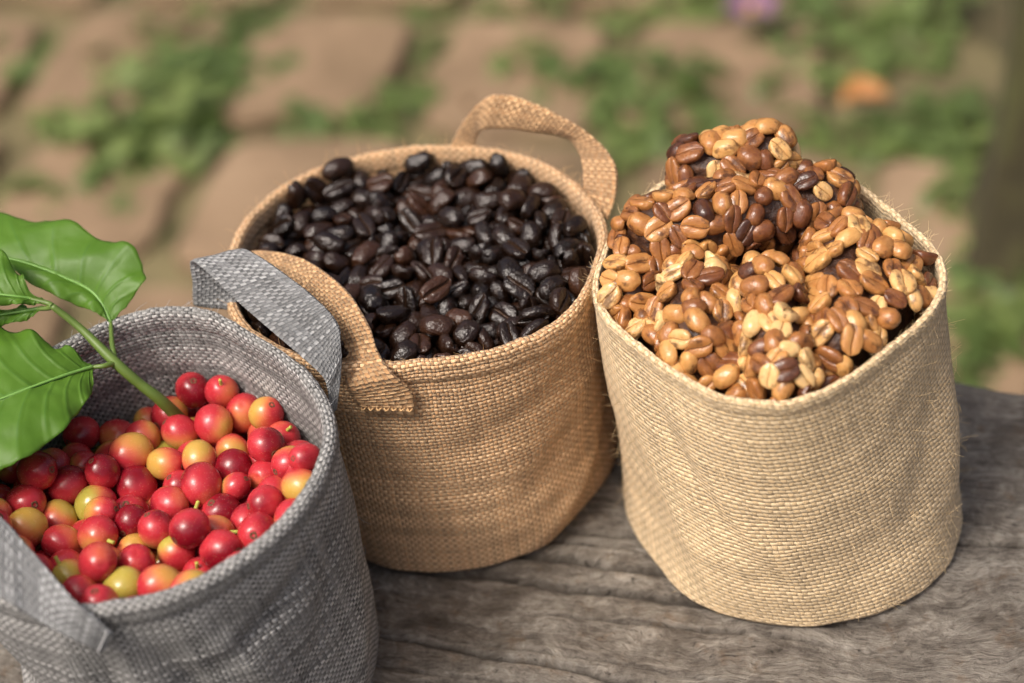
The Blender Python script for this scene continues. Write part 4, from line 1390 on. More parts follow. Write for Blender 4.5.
def earth(name, stops, scale, rough=.95, bump=.01):
    N = NT(name)
    ob = N.n('ShaderNodeTexCoord').outputs['Object']
    n = N.noise(ob, scale, 6, .65, .3); n2 = N.noise(ob, scale * 9, 4, .6)
    f = N.M('ADD', N.M('MULTIPLY', n.outputs['Fac'], .75), N.M('MULTIPLY', n2.outputs['Fac'], .25))
    N.set(Base_Color=N.ramp(f, stops), Roughness=rough, Normal=N.bump(f, bump, .6))
    return N.m
MAT['soil'] = earth('damp_soil', [(.3, (.022, .022, .009)), (.5, (.055, .050, .020)), (.68, (.12, .088, .045))], 5)
MAT['brick'] = earth('worn_brick', [(.3, (.075, .055, .026)), (.42, (.155, .105, .058)), (.56, (.24, .162, .096)), (.72, (.34, .24, .15))], 4)
MAT['joint'] = earth('mossy_joint', [(.3, (.06, .046, .022)), (.5, (.13, .108, .050)), (.7, (.20, .165, .08))], 9)
MAT['bark'] = earth('mossy_bark', [(.3, (.020, .016, .008)), (.48, (.045, .038, .015)), (.62, (.075, .080, .024)), (.75, (.10, .12, .035))], 10)
def mat_weed(name, a, b):
    N = NT(name)
    oi = N.n('ShaderNodeObjectInfo'); n = N.noise(N.n('ShaderNodeTexCoord').outputs['Object'], 45, 2)
    f = N.M('ADD', N.M('MULTIPLY', oi.outputs['Random'], .6), N.M('MULTIPLY', N.M('SUBTRACT', n.outputs['Fac'], .3), .8), clamp=True)
    N.set(Base_Color=N.mix(f, a, b), Roughness=.5)
    tr = N.n('ShaderNodeBsdfTranslucent'); tr.inputs['Color'].default_value = (b[0] * 1.3, b[1] * 1.4, b[2], 1)
    mx = N.n('ShaderNodeMixShader'); mx.inputs[0].default_value = .25
    N.t.links.new(N.b.outputs[0], mx.inputs[1]); N.t.links.new(tr.outputs[0], mx.inputs[2]); N.t.links.new(mx.outputs[0], N.out.inputs['Surface'])
    return N.m
MAT['weed'] = mat_weed('weed_leaf', (.055, .095, .022), (.19, .245, .068))
MAT['cover'] = mat_weed('cover_leaf', (.020, .038, .010), (.085, .115, .030))
MAT['litter'] = earth('dry_leaves', [(.3, (.09, .050, .022)), (.5, (.17, .10, .045)), (.7, (.24, .17, .07))], 30)

# ------------------------------------------------------------------ setting: ground, paving
GZ = -.52
K_ = 1.1927                                              # the ground lies this much farther down than the sketch below it
def far(x, y): return x * K_, (y + .5434) * K_ - .5434
def build_ground():
    n = 120
    s = np.sign(np.linspace(-1, 1, n)) * np.abs(np.linspace(-1, 1, n)) ** 3 * 60
    X, Y = np.meshgrid(s, s + .8)
    near = np.exp(-(X ** 2 + (Y - .8) ** 2) / 4)
    Z = GZ - .012 + .006 * fbm(X * 9, Y * 9) * near + .05 * fbm(X * .3, Y * .3) * (1 - near) - .06 * (1 - near)
    V = np.stack([X, Y, Z], -1).reshape(-1, 3)
    tag(mesh_obj('ground', V, grid_faces(n, n), MAT['soil']), kind='structure')
build_ground()

def build_paving():
    a = math.atan2(-.0919, .2867)                     # the rows run away from the camera, turned by this much
    ex = np.array([math.cos(-.31), math.sin(-.31)]); ey = np.array([-ex[1], ex[0]])
    o = np.array([-.225, .765])
    V, F = [], []
    rr = random.Random(3)
    W, D, gap = .165, .175, .022
    for r in range(-4, 7):
        for k in range(-6, 4):
            c = o + ex * (k + .5) * W + ey * (r + .5) * D + ex * (.5 * W if r % 2 else 0) * .35
            if c[0] > .27 - .45 * (c[1] - .80) or c[1] > 1.9: continue
            w_, d_ = W / 2 - gap / 2 - rr.uniform(0, .004), D / 2 - gap / 2 - rr.uniform(0, .004)
            z = GZ + .012 + rr.uniform(-.004, .006); tz = rr.uniform(-.02, .02), rr.uniform(-.02, .02)
            rings = [(1, -.03), (1, .0), (.985, .004), (.95, .007)]
            b = len(V)
            nseg = 40
            for q, dz in rings:  # one brick
                for i in range(nseg):
                    t = 2 * math.pi * (i + .5) / nseg
                    x, y = math.cos(t), math.sin(t)
                    e = 9
                    f = (abs(x) ** e + abs(y) ** e) ** (-1 / e)
                    f *= 1 + .11 * vnoise(c[0] * 40 + x * 2, c[1] * 40 + y * 2)
                    p = c + ex * x * f * w_ * q + ey * y * f * d_ * q
                    V.append((*far(p[0], p[1]), z + dz + tz[0] * x * w_ + tz[1] * y * d_))
            F += [[b + i for i in f_] for f_ in grid_faces(len(rings), nseg, True)]
            F.append([b + 3 * nseg + i for i in range(nseg)])
    ox = np.array([0, .8, GZ])
    o_ = mesh_obj('brick_paving', V, F, MAT['brick'], smooth=False, origin=ox)
    tag(o_, kind='structure')
    # the mossy soil bed that the bricks lie in
    n = 70
    S_, T_ = np.meshgrid(np.linspace(-6.2 * W, 4 * W, n), np.linspace(-4 * D, 7 * D, n))
    P = o + S_[..., None] * ex + T_[..., None] * ey
    P[..., 0] = np.minimum(P[..., 0], .36 - .45 * (P[..., 1] - .8))
    P[..., 0], P[..., 1] = far(P[..., 0], P[..., 1])
    Z = GZ + .004 + .004 * fbm(P[..., 0] * 30, P[..., 1] * 30)
    tag(mesh_obj('paving_bed', np.dstack([P, Z[..., None]]).reshape(-1, 3), grid_faces(n, n), MAT['joint']), kind='structure')
build_paving()

# ------------------------------------------------------------------ the wooden bench top
E_S = np.array([1, -.39]) / math.hypot(1, .39)
E_W = np.array([.39, 1]) / math.hypot(1, .39)
def build_bench():
    root = empty('wooden_bench', (0, -.08, 0), 'weathered grey wooden bench top with cracks under the three cloth bags', 'bench')
    o = np.array([.167, .014])
    S_ = np.concatenate([np.linspace(-1.0, -.36, 40)[:-1], np.linspace(-.36, .12, 520), np.linspace(.12, .7, 40)[1:]])
    edge = .004 * fbm(S_ * 14, 3.3) + .002 * fbm(S_ * 70, 8.8) + .012 * fbm(S_ * 3, 1.7)
    edge -= edge[np.argmin(abs(S_))]
    k = np.clip((-S_ - .235) / .13, 0, 1); edge -= .10 * k * k * (3 - 2 * k)       # the natural edge falls back at the left
    Wn = np.concatenate([np.linspace(-.42, -.26, 24)[:-1], np.linspace(-.26, 0, 300)])
    top = []; uv = []
    SS, WW = np.meshgrid(S_, Wn)
    ww = WW + edge[None, :] * np.clip((WW + .12) / .12, 0, 1)
    Z = .0012 * fbm(SS * 6, WW * 22, 1.1) + .0007 * fbm(SS * 18, WW * 140, 5.5)
    CR = []
    # long checks and cracks that follow the grain
    def crack(s0, w0, ln, width, depth, seed, slope=0.):
        cw = w0 + slope * (SS - s0) + .0018 * fbm(SS * 22, seed) + .0006 * fbm(SS * 130, seed + 9)
        env = np.clip(1 - np.abs((SS - s0) / ln) ** 4, 0, 1)
        g = env * np.exp(-((ww - cw) / width) ** 2)
        CR.append(g * min(1, depth / .0022))
        return -depth * g
    def sw(x, y):
        d = np.array([x, y]) - o
        return float(d @ E_S), float(d @ E_W)
    s, w_ = sw(.022, -.0605); Z += crack(s, w_, .075, .0015, .0040, 2.2) + .0012 * np.exp(-((ww - w_ + .004) / .003) ** 2) * np.clip(1 - ((SS - s) / .09) ** 4, 0, 1)
    s, w_ = sw(.028, -.076); Z += crack(s, w_, .09, .0016, .0026, 4.4)
    s, w_ = sw(-.02, -.095); Z += crack(s, w_, .11, .0011, .0026, 6.1, -.05)
    s, w_ = sw(.05, -.125); Z += crack(s, w_, .12, .0011, .0024, 8.7, .1)
    s, w_ = sw(.19, -.09); Z += crack(s, w_, .09, .0010, .0024, 3.9, .04)
    for k in range(70):
        q = random.Random(k)
        Z += crack(q.uniform(-.4, .15), q.uniform(-.25, -.005), q.uniform(.015, .08), q.uniform(.0005, .0009), q.uniform(.0005, .0016), k * 1.7 + 20, q.uniform(-.08, .08))
    # keep the places under the bags below the cloth
    Z = Z - .0005 - np.maximum(Z - .0012, 0)
    round_ = np.clip(-ww / .022, 0, 1) if False else np.clip((edge[None, :] - ww) / .02, 0, 1)
    Z -= .012 * (1 - np.sqrt(np.clip(1 - (1 - round_) ** 2, 0, 1)))
    X = o[0] + SS * E_S[0] + ww * E_W[0]; Y = o[1] + SS * E_S[1] + ww * E_W[1]
    ny, nx = SS.shape
    V = np.stack([X, Y, Z], -1).reshape(-1, 3).tolist(); UV = np.stack([SS, ww], -1).reshape(-1, 2).tolist()
    F = grid_faces(ny, nx)
    # rear face and underside
    last = (ny - 1) * nx
    b = len(V)
    for j, (dz, dw) in enumerate(((-.02, .003), (-.045, .001), (-.07, -.01))):
        for i in range(nx):
            p = np.array(V[last + i][:2]) + E_W * (dw + .002 * vnoise(S_[i] * 60, dz * 200))
            V.append((p[0], p[1], V[last + i][2] + dz)); UV.append((S_[i], ww[-1, i] - dz))
    F += [[last + i, last + i + 1, b + i + 1, b + i][::1] for i in range(nx - 1)]
    F += [[q + b for q in f_] for f_ in grid_faces(3, nx)]
    n_top = ny * nx
    b2 = len(V)
    for i in range(nx):
        V.append((V[i][0], V[i][1], -.075)); UV.append((S_[i], -.5))
    F += [[i + 1, i, b2 + i, b2 + i + 1] for i in range(nx - 1)]
    F += [[b + 2 * nx + i, b + 2 * nx + i + 1, b2 + i + 1, b2 + i] for i in range(nx - 1)]
    bt = mesh_obj('bench_top', V, F, MAT['wood'], root, UV)
    at = bt.data.attributes.new('crack', 'FLOAT', 'POINT')
    cv = np.zeros(len(V), np.float32); cv[:n_top] = np.clip(np.sum(CR, axis=0), 0, 1).reshape(-1)
    at.data.foreach_set('value', cv)
    for s in (-.62, .42):
        bm = bmesh.new(); bmesh.ops.create_cube(bm, size=1)
        c = o + E_S * s + E_W * -.2
        bmesh.ops.scale(bm, vec=(.12, .26, .29), verts=bm.verts)
        bmesh.ops.rotate(bm, cent=(0, 0, 0), matrix=Matrix.Rotation(math.atan2(E_S[1], E_S[0]), 3, 'Z'), verts=bm.verts)
        bmesh.ops.bevel(bm, geom=bm.edges, offset=.012, segments=2, affect='EDGES')
        bmesh.ops.translate(bm, vec=(c[0], c[1], -.078 - .145), verts=bm.verts)
        mesh_obj('leg', [v.co[:] for v in bm.verts], [[v.index for v in f.verts] for f in bm.faces], MAT['wood'], root, smooth=False)
        bm.free()
build_bench()

# ------------------------------------------------------------------ the bags
def fourier(co, r0, t):
    r = np.full(t.shape, r0 + co[0] * .001)
    for k in range(1, (len(co) - 1) // 2 + 1):
        r = r + .001 * (co[2 * k - 1] * np.cos(k * t) + co[2 * k] * np.sin(k * t))
    return r

BUMPS = {   # theta (deg), z, half length along, half width, turn (deg, 0 = level), height of the crease in metres
    'brown': [(-25, .030, .030, .007, 50, -.0032), (-40, .022, .028, .006, 35, .0026), (-72, .020, .020, .008, -20, .0012), (-100, .055, .03, .010, 15, -.0012),
              (-62, .070, .030, .006, 20, -.0012), (-35, .062, .020, .008, 60, .0014), (-12, .05, .03, .006, 70, -.0018), (-85, .042, .035, .005, -10, -.0008), (-50, .045, .03, .006, 40, -.0014)],
    'tan': [(-128, .066, .034, .005, -52, -.0022), (-112, .048, .030, .006, -50, .0018), (-45, .062, .030, .009, 62, -.0018), (-30, .045, .035, .009, 75, .0016), (-164, .026, .050, .036, 0, -.0058),
            (-85, .03, .03, .010, 10, -.0010), (-62, .085, .02, .008, 35, .0010), (-140, .04, .03, .007, -60, .0012), (-15, .03, .02, .008, 50, -.0014), (-75, .06, .04, .012, 0, .0010)],
    'grey': [(-156, .038, .052, .034, 0, -.0115), (-75, .055, .030, .0042, -70, -.0036), (-88, .050, .030, .0042, -80, .0032), (-60, .060, .028, .0042, -62, .0028), (-50, .078, .030, .005, 20, -.0036), (-35, .060, .03, .006, 60, -.0016),
             (-20, .035, .03, .007, 70, .0018), (-100, .05, .035, .0040, 88, -.0034), (-110, .05, .035, .0040, 88, .0030), (-68, .084, .02, .005, 10, -.0012), (-8, .05, .03, .007, 80, -.0016), (-30, .085, .025, .004, 15, .0012)],
}
PUSH = {'brown': [('grey', .5), ('tan', .53)], 'tan': [('brown', .47)], 'grey': [('brown', .5)]}

def wall_r(which, th, z):
    """radius of the cloth outside at an angle and height"""
    t = np.clip(z / HGT[which], 0, 1)
    rt, rb = fourier(RIM[which], RTOP[which], th), fourier(BOT.get(which, [0]), RBOT[which], th)
    r = rb * (1 - t) + rt * t
    r = r + .0016 * np.sin(np.pi * t) * (1 if which != 'tan' else .2)
    for td, z0, la, lw, tu, amp in BUMPS[which]:
        da = (th - R(td) + np.pi) % (2 * np.pi) - np.pi
        x, y = da * .064, z - z0
        c, s = math.cos(R(tu)), math.sin(R(tu))
        a, b = x * c + y * s, -x * s + y * c
        r = r + amp * np.exp(-(a / la) ** 2 - (b / lw) ** 2)
    seed = {'brown': 1.3, 'tan': 5.9, 'grey': 9.4}[which]
    r = r + .0011 * fbm(np.cos(th) * 2.2 + seed, np.sin(th) * 2.2 + seed, z * 38 + seed, 3) * (1 - .6 * t)
    return limit(which, th, r)

def limit(which, th, r, pad=.0):
    for other, share in PUSH[which]:
        d = np.array(CEN[other]) - np.array(CEN[which]); L = np.linalg.norm(d)
        cs = np.cos(th - math.atan2(d[1], d[0]))
        lim = np.where(cs > .2, (L * share - .0004 - pad) / np.maximum(cs, .2), 1.)
        k = 900.
        r = -np.log(np.exp(-k * r) + np.exp(-k * lim)) / k
    return r

def build_bag(which, label, hem_w, hem_h, hem_mat, lining_z):
    cx, cy = CEN[which]; H = HGT[which]
    root = empty('cloth_bag', (cx, cy, 0), label, 'bag')
    nth = 420
    th = np.linspace(0, 2 * np.pi, nth, endpoint=False)
    rows, vv = [], []
    zc = .0032
    for q in (.15, .5, .8, .92):                                   # underside
        rows.append((wall_r(which, th, np.full(nth, zc)) * q, np.full(nth, .0006))); vv.append(-.01 + q * .004)
    for a in np.linspace(0, math.pi / 2, 8)[1:]:                     # rounded corner
        r = wall_r(which, th, np.full(nth, zc)) - zc * (1 - math.sin(a))
        rows.append((r, np.full(nth, .0006 + zc * (1 - math.cos(a))))); vv.append(zc * a)
    for z in np.linspace(zc, H - .0008, 96)[1:]:
        rows.append((wall_r(which, th, np.full(nth, z)), np.full(nth, z))); vv.append(zc * math.pi / 2 + z - zc)
    top = rows[-1][0]
    rows.append((top - .0009, np.full(nth, H))); vv.append(vv[-1] + .001)
    for z in np.linspace(H - .0006, lining_z, 50):
        rows.append((wall_r(which, th, np.full(nth, z)) - .0018 - .0016 * (1 + fbm(np.cos(th) * 3, np.sin(th) * 3, z * 40 + 3, 3)) * np.clip((H - z) / .02, 0, 1), np.full(nth, z))); vv.append(vv[-1] + (H - lining_z) / 50)
    rows.append((rows[-1][0] * .3, np.full(nth, lining_z))); vv.append(vv[-1] + .03)
    P = np.array([np.stack([cx + r * np.cos(th), cy + r * np.sin(th), z], -1) for r, z in rows])
    ny = len(rows)
    V = P.reshape(-1, 3)
    F = grid_faces(ny, nth, True)
    # corner UVs so that the seam does not wrap
    circ = 2 * math.pi * .0645
    uvs = []
    for j in range(ny - 1):
        for i in range(nth):
            u0, u1 = i / nth * circ, (i + 1) / nth * circ
            uvs += [(u0, vv[j]), (u1, vv[j]), (u1, vv[j + 1]), (u0, vv[j + 1])]
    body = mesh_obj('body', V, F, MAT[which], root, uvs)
    me = body.data
    # hem: the turned-over edge all round the mouth
    ns = 22
    sec, per = [], 0
    e = 3.2
    for k in range(ns):
        a = 2 * math.pi * k / ns
        c, s = math.cos(a), math.sin(a)
        f = (abs(c) ** e + abs(s) ** e) ** (-1 / e)
        sec.append((hem_w / 2 * c * f, hem_h / 2 * s * f))
    per = [0]
    for k in range(ns): per.append(per[-1] + math.dist(sec[k], sec[(k + 1) % ns]))
    rim = wall_r(which, th, np.full(nth, H - .003))
    HV = []
    for i in range(nth):
        wob = .0004 * vnoise(th[i] * 9, 2.2) + .0003 * vnoise(th[i] * 30, 4.2)
        lump = .00025 * vnoise(th[i] * 55, 8.)
        for x, y in sec:
            r = rim[i] - .0008 + x * (1 + 200 * lump) 
            r = float(limit(which, np.array(th[i]), np.array(r)))
            z = H - hem_h / 2 + .0016 + y * (1 + 80 * lump) + wob
            HV.append((cx + r * math.cos(th[i]), cy + r * math.sin(th[i]), z))
    HF, HU = [], []
    for i in range(nth):
        for k in range(ns):
            HF.append((i * ns + k, ((i + 1) % nth) * ns + k, ((i + 1) % nth) * ns + (k + 1) % ns, i * ns + (k + 1) % ns))
            u0, u1 = i / nth * circ, (i + 1) / nth * circ
            HU += [(u0, per[k]), (u1, per[k]), (u1, per[k + 1]), (u0, per[k + 1])]
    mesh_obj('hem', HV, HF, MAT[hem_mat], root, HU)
    return root

def build_strap(root, A, B_, mat, thick=.0014, name='handle', n=90, fold=False):
    a, b = spline(A, n), spline(B_, n)
    m = 13
    t = np.linspace(0, 1, m)
    mid = a[:, None, :] * (1 - t[None, :, None]) + b[:, None, :] * t[None, :, None]
    du = np.gradient(mid, axis=0); dv = np.gradient(mid, axis=1)
    nrm = np.cross(du, dv); nrm /= np.linalg.norm(nrm, axis=2, keepdims=True) + 1e-12
    # smooth the normals along the strap
    for _ in range(4): nrm[1:-1] = (nrm[:-2] + nrm[1:-1] + nrm[2:]) / 3
    nrm /= np.linalg.norm(nrm, axis=2, keepdims=True) + 1e-12
    wob = .0005 * fbm(np.linspace(0, 9, n)[:, None] + 3.1, t[None, :] * 2 + 5, o=3)
    mid = mid + nrm * wob[..., None]
    edge = (1 - .55 * np.abs(2 * t - 1) ** 6)[None, :, None]
    P1, P2 = mid + nrm * thick * .5 * edge, mid - nrm * thick * .5 * edge
    V = np.concatenate([P1.reshape(-1, 3), P2.reshape(-1, 3)])
    F = grid_faces(n, m) + grid_faces(n, m, base=n * m, flip=True)
    o = n * m
    for i in range(n - 1):
        F.append((i * m, (i + 1) * m, o + (i + 1) * m, o + i * m)[::1]); F.append((i * m + m - 1, o + i * m + m - 1, o + (i + 1) * m + m - 1, (i + 1) * m + m - 1))
    for j in range(m - 1):
        F.append((j, o + j, o + j + 1, j + 1)); F.append(((n - 1) * m + j, (n - 1) * m + j + 1, o + (n - 1) * m + j + 1, o + (n - 1) * m + j))
    ln = np.concatenate([[0], np.cumsum(np.linalg.norm(np.diff(mid[:, m // 2], axis=0), axis=1))])
    wd = .015
    UV = [(t[j] * wd, ln[i]) for i in range(n) for j in range(m)] * 2
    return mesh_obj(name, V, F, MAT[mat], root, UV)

def build_fibres(root, which, count, mat, seed):
    """loose jute hairs that stand off the cloth and the hem"""
    q = random.Random(seed)
    cx, cy = CEN[which]; H = HGT[which]
    parts = []
    for k in range(count):
        a = q.uniform(-math.pi, math.pi); at_rim = q.random() < .45
        z = H + .001 if at_rim else q.uniform(.003, H - .004)
        r = float(wall_r(which, np.array(a), np.array(min(z, H)))) + (.0004 if not at_rim else q.uniform(-.002, .001))
        p = np.array([cx + r * math.cos(a), cy + r * math.sin(a), z])
        out = np.array([math.cos(a), math.sin(a), 0]); tan_ = np.array([-math.sin(a), math.cos(a), 0])
        d = out * q.uniform(.2, .9) + tan_ * q.uniform(-1, 1) + np.array([0, 0, q.uniform(-.5, .8) + (.6 if at_rim else 0)])
        d /= np.linalg.norm(d)
        L = q.uniform(.0015, .0055)
        c = np.array([q.uniform(-1, 1), q.uniform(-1, 1), q.uniform(-1, .6)]) * L * .35
        pts = [p - d * .0006, p + d * L * .35 + c * .3, p + d * L * .7 + c * .8, p + d * L + c * 1.3]
        if any(float(np.hypot(*(x[:2] - CEN[w_]))) < RTOP[w_] for x in pts[2:] for w_, _s in PUSH[which]): continue
        parts.append(tube(pts, [.00007, .00006, .00004], 3, 5, cap=False))
    V, F = merge(parts)
    tag(mesh_obj('loose_fibres', V, F, MAT[mat], root), kind='stuff')

bag_g = build_bag('grey', 'grey woven canvas bag with two strap handles, filled with red coffee cherries', .0048, .0085, 'grey', .03)
bag_b = build_bag('brown', 'brown burlap bag with two strap handles, filled with dark roasted coffee beans', .0042, .0090, 'brown', .03)
bag_t = build_bag('tan', 'pale tan burlap bag without visible handles, heaped with clumped golden coffee beans', .0028, .0050, 'tan', .03)
build_strap(bag_g, *HAND['grey_far'], 'grey_strap')
strap_g = build_strap(bag_g, *HAND['grey_near'], 'grey_strap')
strap_b = build_strap(bag_b, *HAND['brown_near'], 'brown_strap')
build_strap(bag_b, *HAND['brown_far'], 'brown_strap')
def build_stitches(strap, A, B_, at, seed):
    """sewing thread across the end of a strap"""
    q = random.Random(seed)
    a, b = spline(A, 60), spline(B_, 60)
    pa, pb = a[at], b[at]
    nrm = np.cross(a[at] - a[at - 3], pb - pa); nrm /= np.linalg.norm(nrm)
    view = np.array(CEN['grey' if seed == 2 else 'brown'])
    if nrm[:2] @ (pa[:2] - view) < 0: nrm = -nrm
    parts = []
    n = 7
    for k in range(n):
        t0, t1 = (k + .15) / n, (k + .8) / n
        j = q.uniform(-.0003, .0003)
        p0, p1 = pa + (pb - pa) * t0, pa + (pb - pa) * t1
        parts.append(tube([p0 + nrm * .0003, p0 * .6 + p1 * .4 + nrm * .0014 + j, p0 * .3 + p1 * .7 + nrm * .0014, p1 + nrm * .0003], .00028, 6, 8))
    V, F = merge(parts)
    mesh_obj('stitching', V, F, MAT['brown_fibre' if seed == 1 else 'grey_fibre'], Sub(strap, strap.parent))
build_stitches(strap_b, *HAND['brown_near'], 57, 1)
build_stitches(strap_g, *HAND['grey_near'], 57, 2)
build_fibres(bag_t, 'tan', 900, 'tan_fibre', 1)
build_fibres(bag_b, 'brown', 420, 'brown_fibre', 2)
build_fibres(bag_g, 'grey', 260, 'grey_fibre', 3)

# ------------------------------------------------------------------ beans
def bean_mesh(name, mat, seed, wrinkle=.05, flat=.32, gw=.085, gd=.34, nu=26, nv=20):
    """coffee bean of unit size (x along, z = rounded back, flat side down with its S shaped crease); scaled per object"""
    q = random.Random(seed)
    off = q.uniform(0, 50)
    V, cr = [], []
    bow = q.uniform(.05, .14) * q.choice((-1, 1)); asy = q.uniform(-.06, .06)
    prof = [(math.cos(a), math.sin(a), 0) for a in np.linspace(0, math.pi, nv // 2 + 2)[1:-1]]        # rounded back
    for t in np.linspace(-1, 1, nv + 9):                                                          # flat side, finer towards the crease
        y = math.copysign(abs(t) ** 1.5, t)
        prof.append((y, -flat * (1 - abs(y) ** 3.5) ** .5, 1))
    nv = len(prof)
    for i in range(nu + 1):
        u = -math.cos(math.pi * i / nu)
        s = max(0., 1 - abs(u) ** 2.7) ** .5
        for y, z, under in prof:
            yy = y * s * (1 + asy * u)
            zz = z * s
            c = 0.
            if under:
                d = yy - bow * math.sin(u * 2.6) * s
                g = math.exp(-(d / gw) ** 2) * min(1, s * 1.6)
                zz += gd * g * s ** .5 + .10 * math.exp(-(d / .30) ** 2) * s
                c = g
            n = float(fbm(u * 1.6 + off, yy * 1.6 + off, zz * 1.6, 3))
            k = 1 + wrinkle * n
            V.append((u * .5 * k, yy * .5 * k, (zz * .62 - .12) * k)); cr.append(c)
    F = grid_faces(nu + 1, nv, True, flip=True)
    me = bpy.data.meshes.new(name)
    me.from_pydata(V, [], F)
    me.polygons.foreach_set('use_smooth', [True] * len(F))
    at = me.attributes.new('crease', 'FLOAT', 'POINT'); at.data.foreach_set('value', cr)
    me.materials.append(MAT[mat]); me.update()
    return me
ROAST = [bean_mesh('roasted_bean', 'roast', 30 + k, .10, .30) for k in range(6)]
RAW = [bean_mesh('coffee_bean', 'raw', 60 + k, .07, .30, .05, .16) for k in range(6)]

def unpack(row):
    p = Vector((row[0] / 1e4, row[1] / 1e4, row[2] / 1e4)); qt = Quaternion([x / 1000 for x in row[3:7]]); qt.normalize()
    return p, qt

PLACED = {}
GRP_B = 'roasted beans in the brown bag'
def build_roasted():
    fill = []
    for i, row in enumerate(DARK):
        p, qt = unpack(row)
        d = [row[7] / 1e4, row[8] / 1e4, row[9] / 1e4]
        me = ROAST[i % 6]
        if (qt @ Vector((0, 0, -1))).z < -.2 and (i * 7919) % 100 < 48: qt = qt @ Quaternion((1, 0, 0), math.pi)
        mw = Matrix.Translation(p + Vector((0, 0, DARK_UP))) @ qt.to_matrix().to_4x4() @ Matrix.Diagonal((d[0] * 1.02, d[1] * 1.0, d[2] * 1.2, 1))
        if i < N_DARK:
            o = bpy.data.objects.new('roasted_coffee_bean', me); link(o); o.matrix_world = mw; PLACED[o.name] = ('dark', i)
            up = (qt @ Vector((0, 0, -1))).dot((_C - p).normalized())
            tag(o, 'glossy dark brown roasted coffee bean with its creased flat side showing in the brown bag' if up > .15 else 'glossy dark brown roasted coffee bean with its rounded back showing in the brown bag', 'coffee bean', GRP_B + (', crease showing' if up > .15 else ', back showing'))
        else:
            fill.append((np.array([(mw @ v.co)[:] for v in me.vertices]), [list(pg.vertices) for pg in me.polygons]))
    if fill:
        V, F = merge(fill)
        tag(mesh_obj('roasted_bean_fill', V, F, MAT['roast'], origin=(*CEN['brown'], .07)), 'dark roasted beans buried below the top layer in the brown bag', 'coffee beans', kind='stuff')
build_roasted()

# ------------------------------------------------------------------ clumps of raw beans in the tan bag
CL_LABEL = {
    'top': ('small round clump of amber beans, topmost of the heap in the tan bag'),
    'cross': ('long dark brown bean clump lying crosswise under the topmost clump'),
    'left': ('orange brown bean clump at the left rim of the tan bag'),
    'lowleft': ('knobbly golden bean clump with dark patches, left of the upright middle clump'),
    'mid': ('narrow upright pale bean clump in the middle front of the tan bag'),
    'right': ('largest orange brown bean clump filling the right side of the tan bag'),
    'front': ('low row of reddish beans along the front rim of the tan bag'),
    'corner': ('small golden bean clump in the left front corner of the tan bag'),
    'gap': ('dark sunken beans between the clumps in the tan bag'),
}
def capsule_dist(P, a, b):
    a, b = np.array(a), np.array(b)
    ab = b - a
    t = np.clip(((P - a) @ ab) / (ab @ ab + 1e-12), 0, 1)
    return np.linalg.norm(P - (a + t[..., None] * ab), axis=-1)

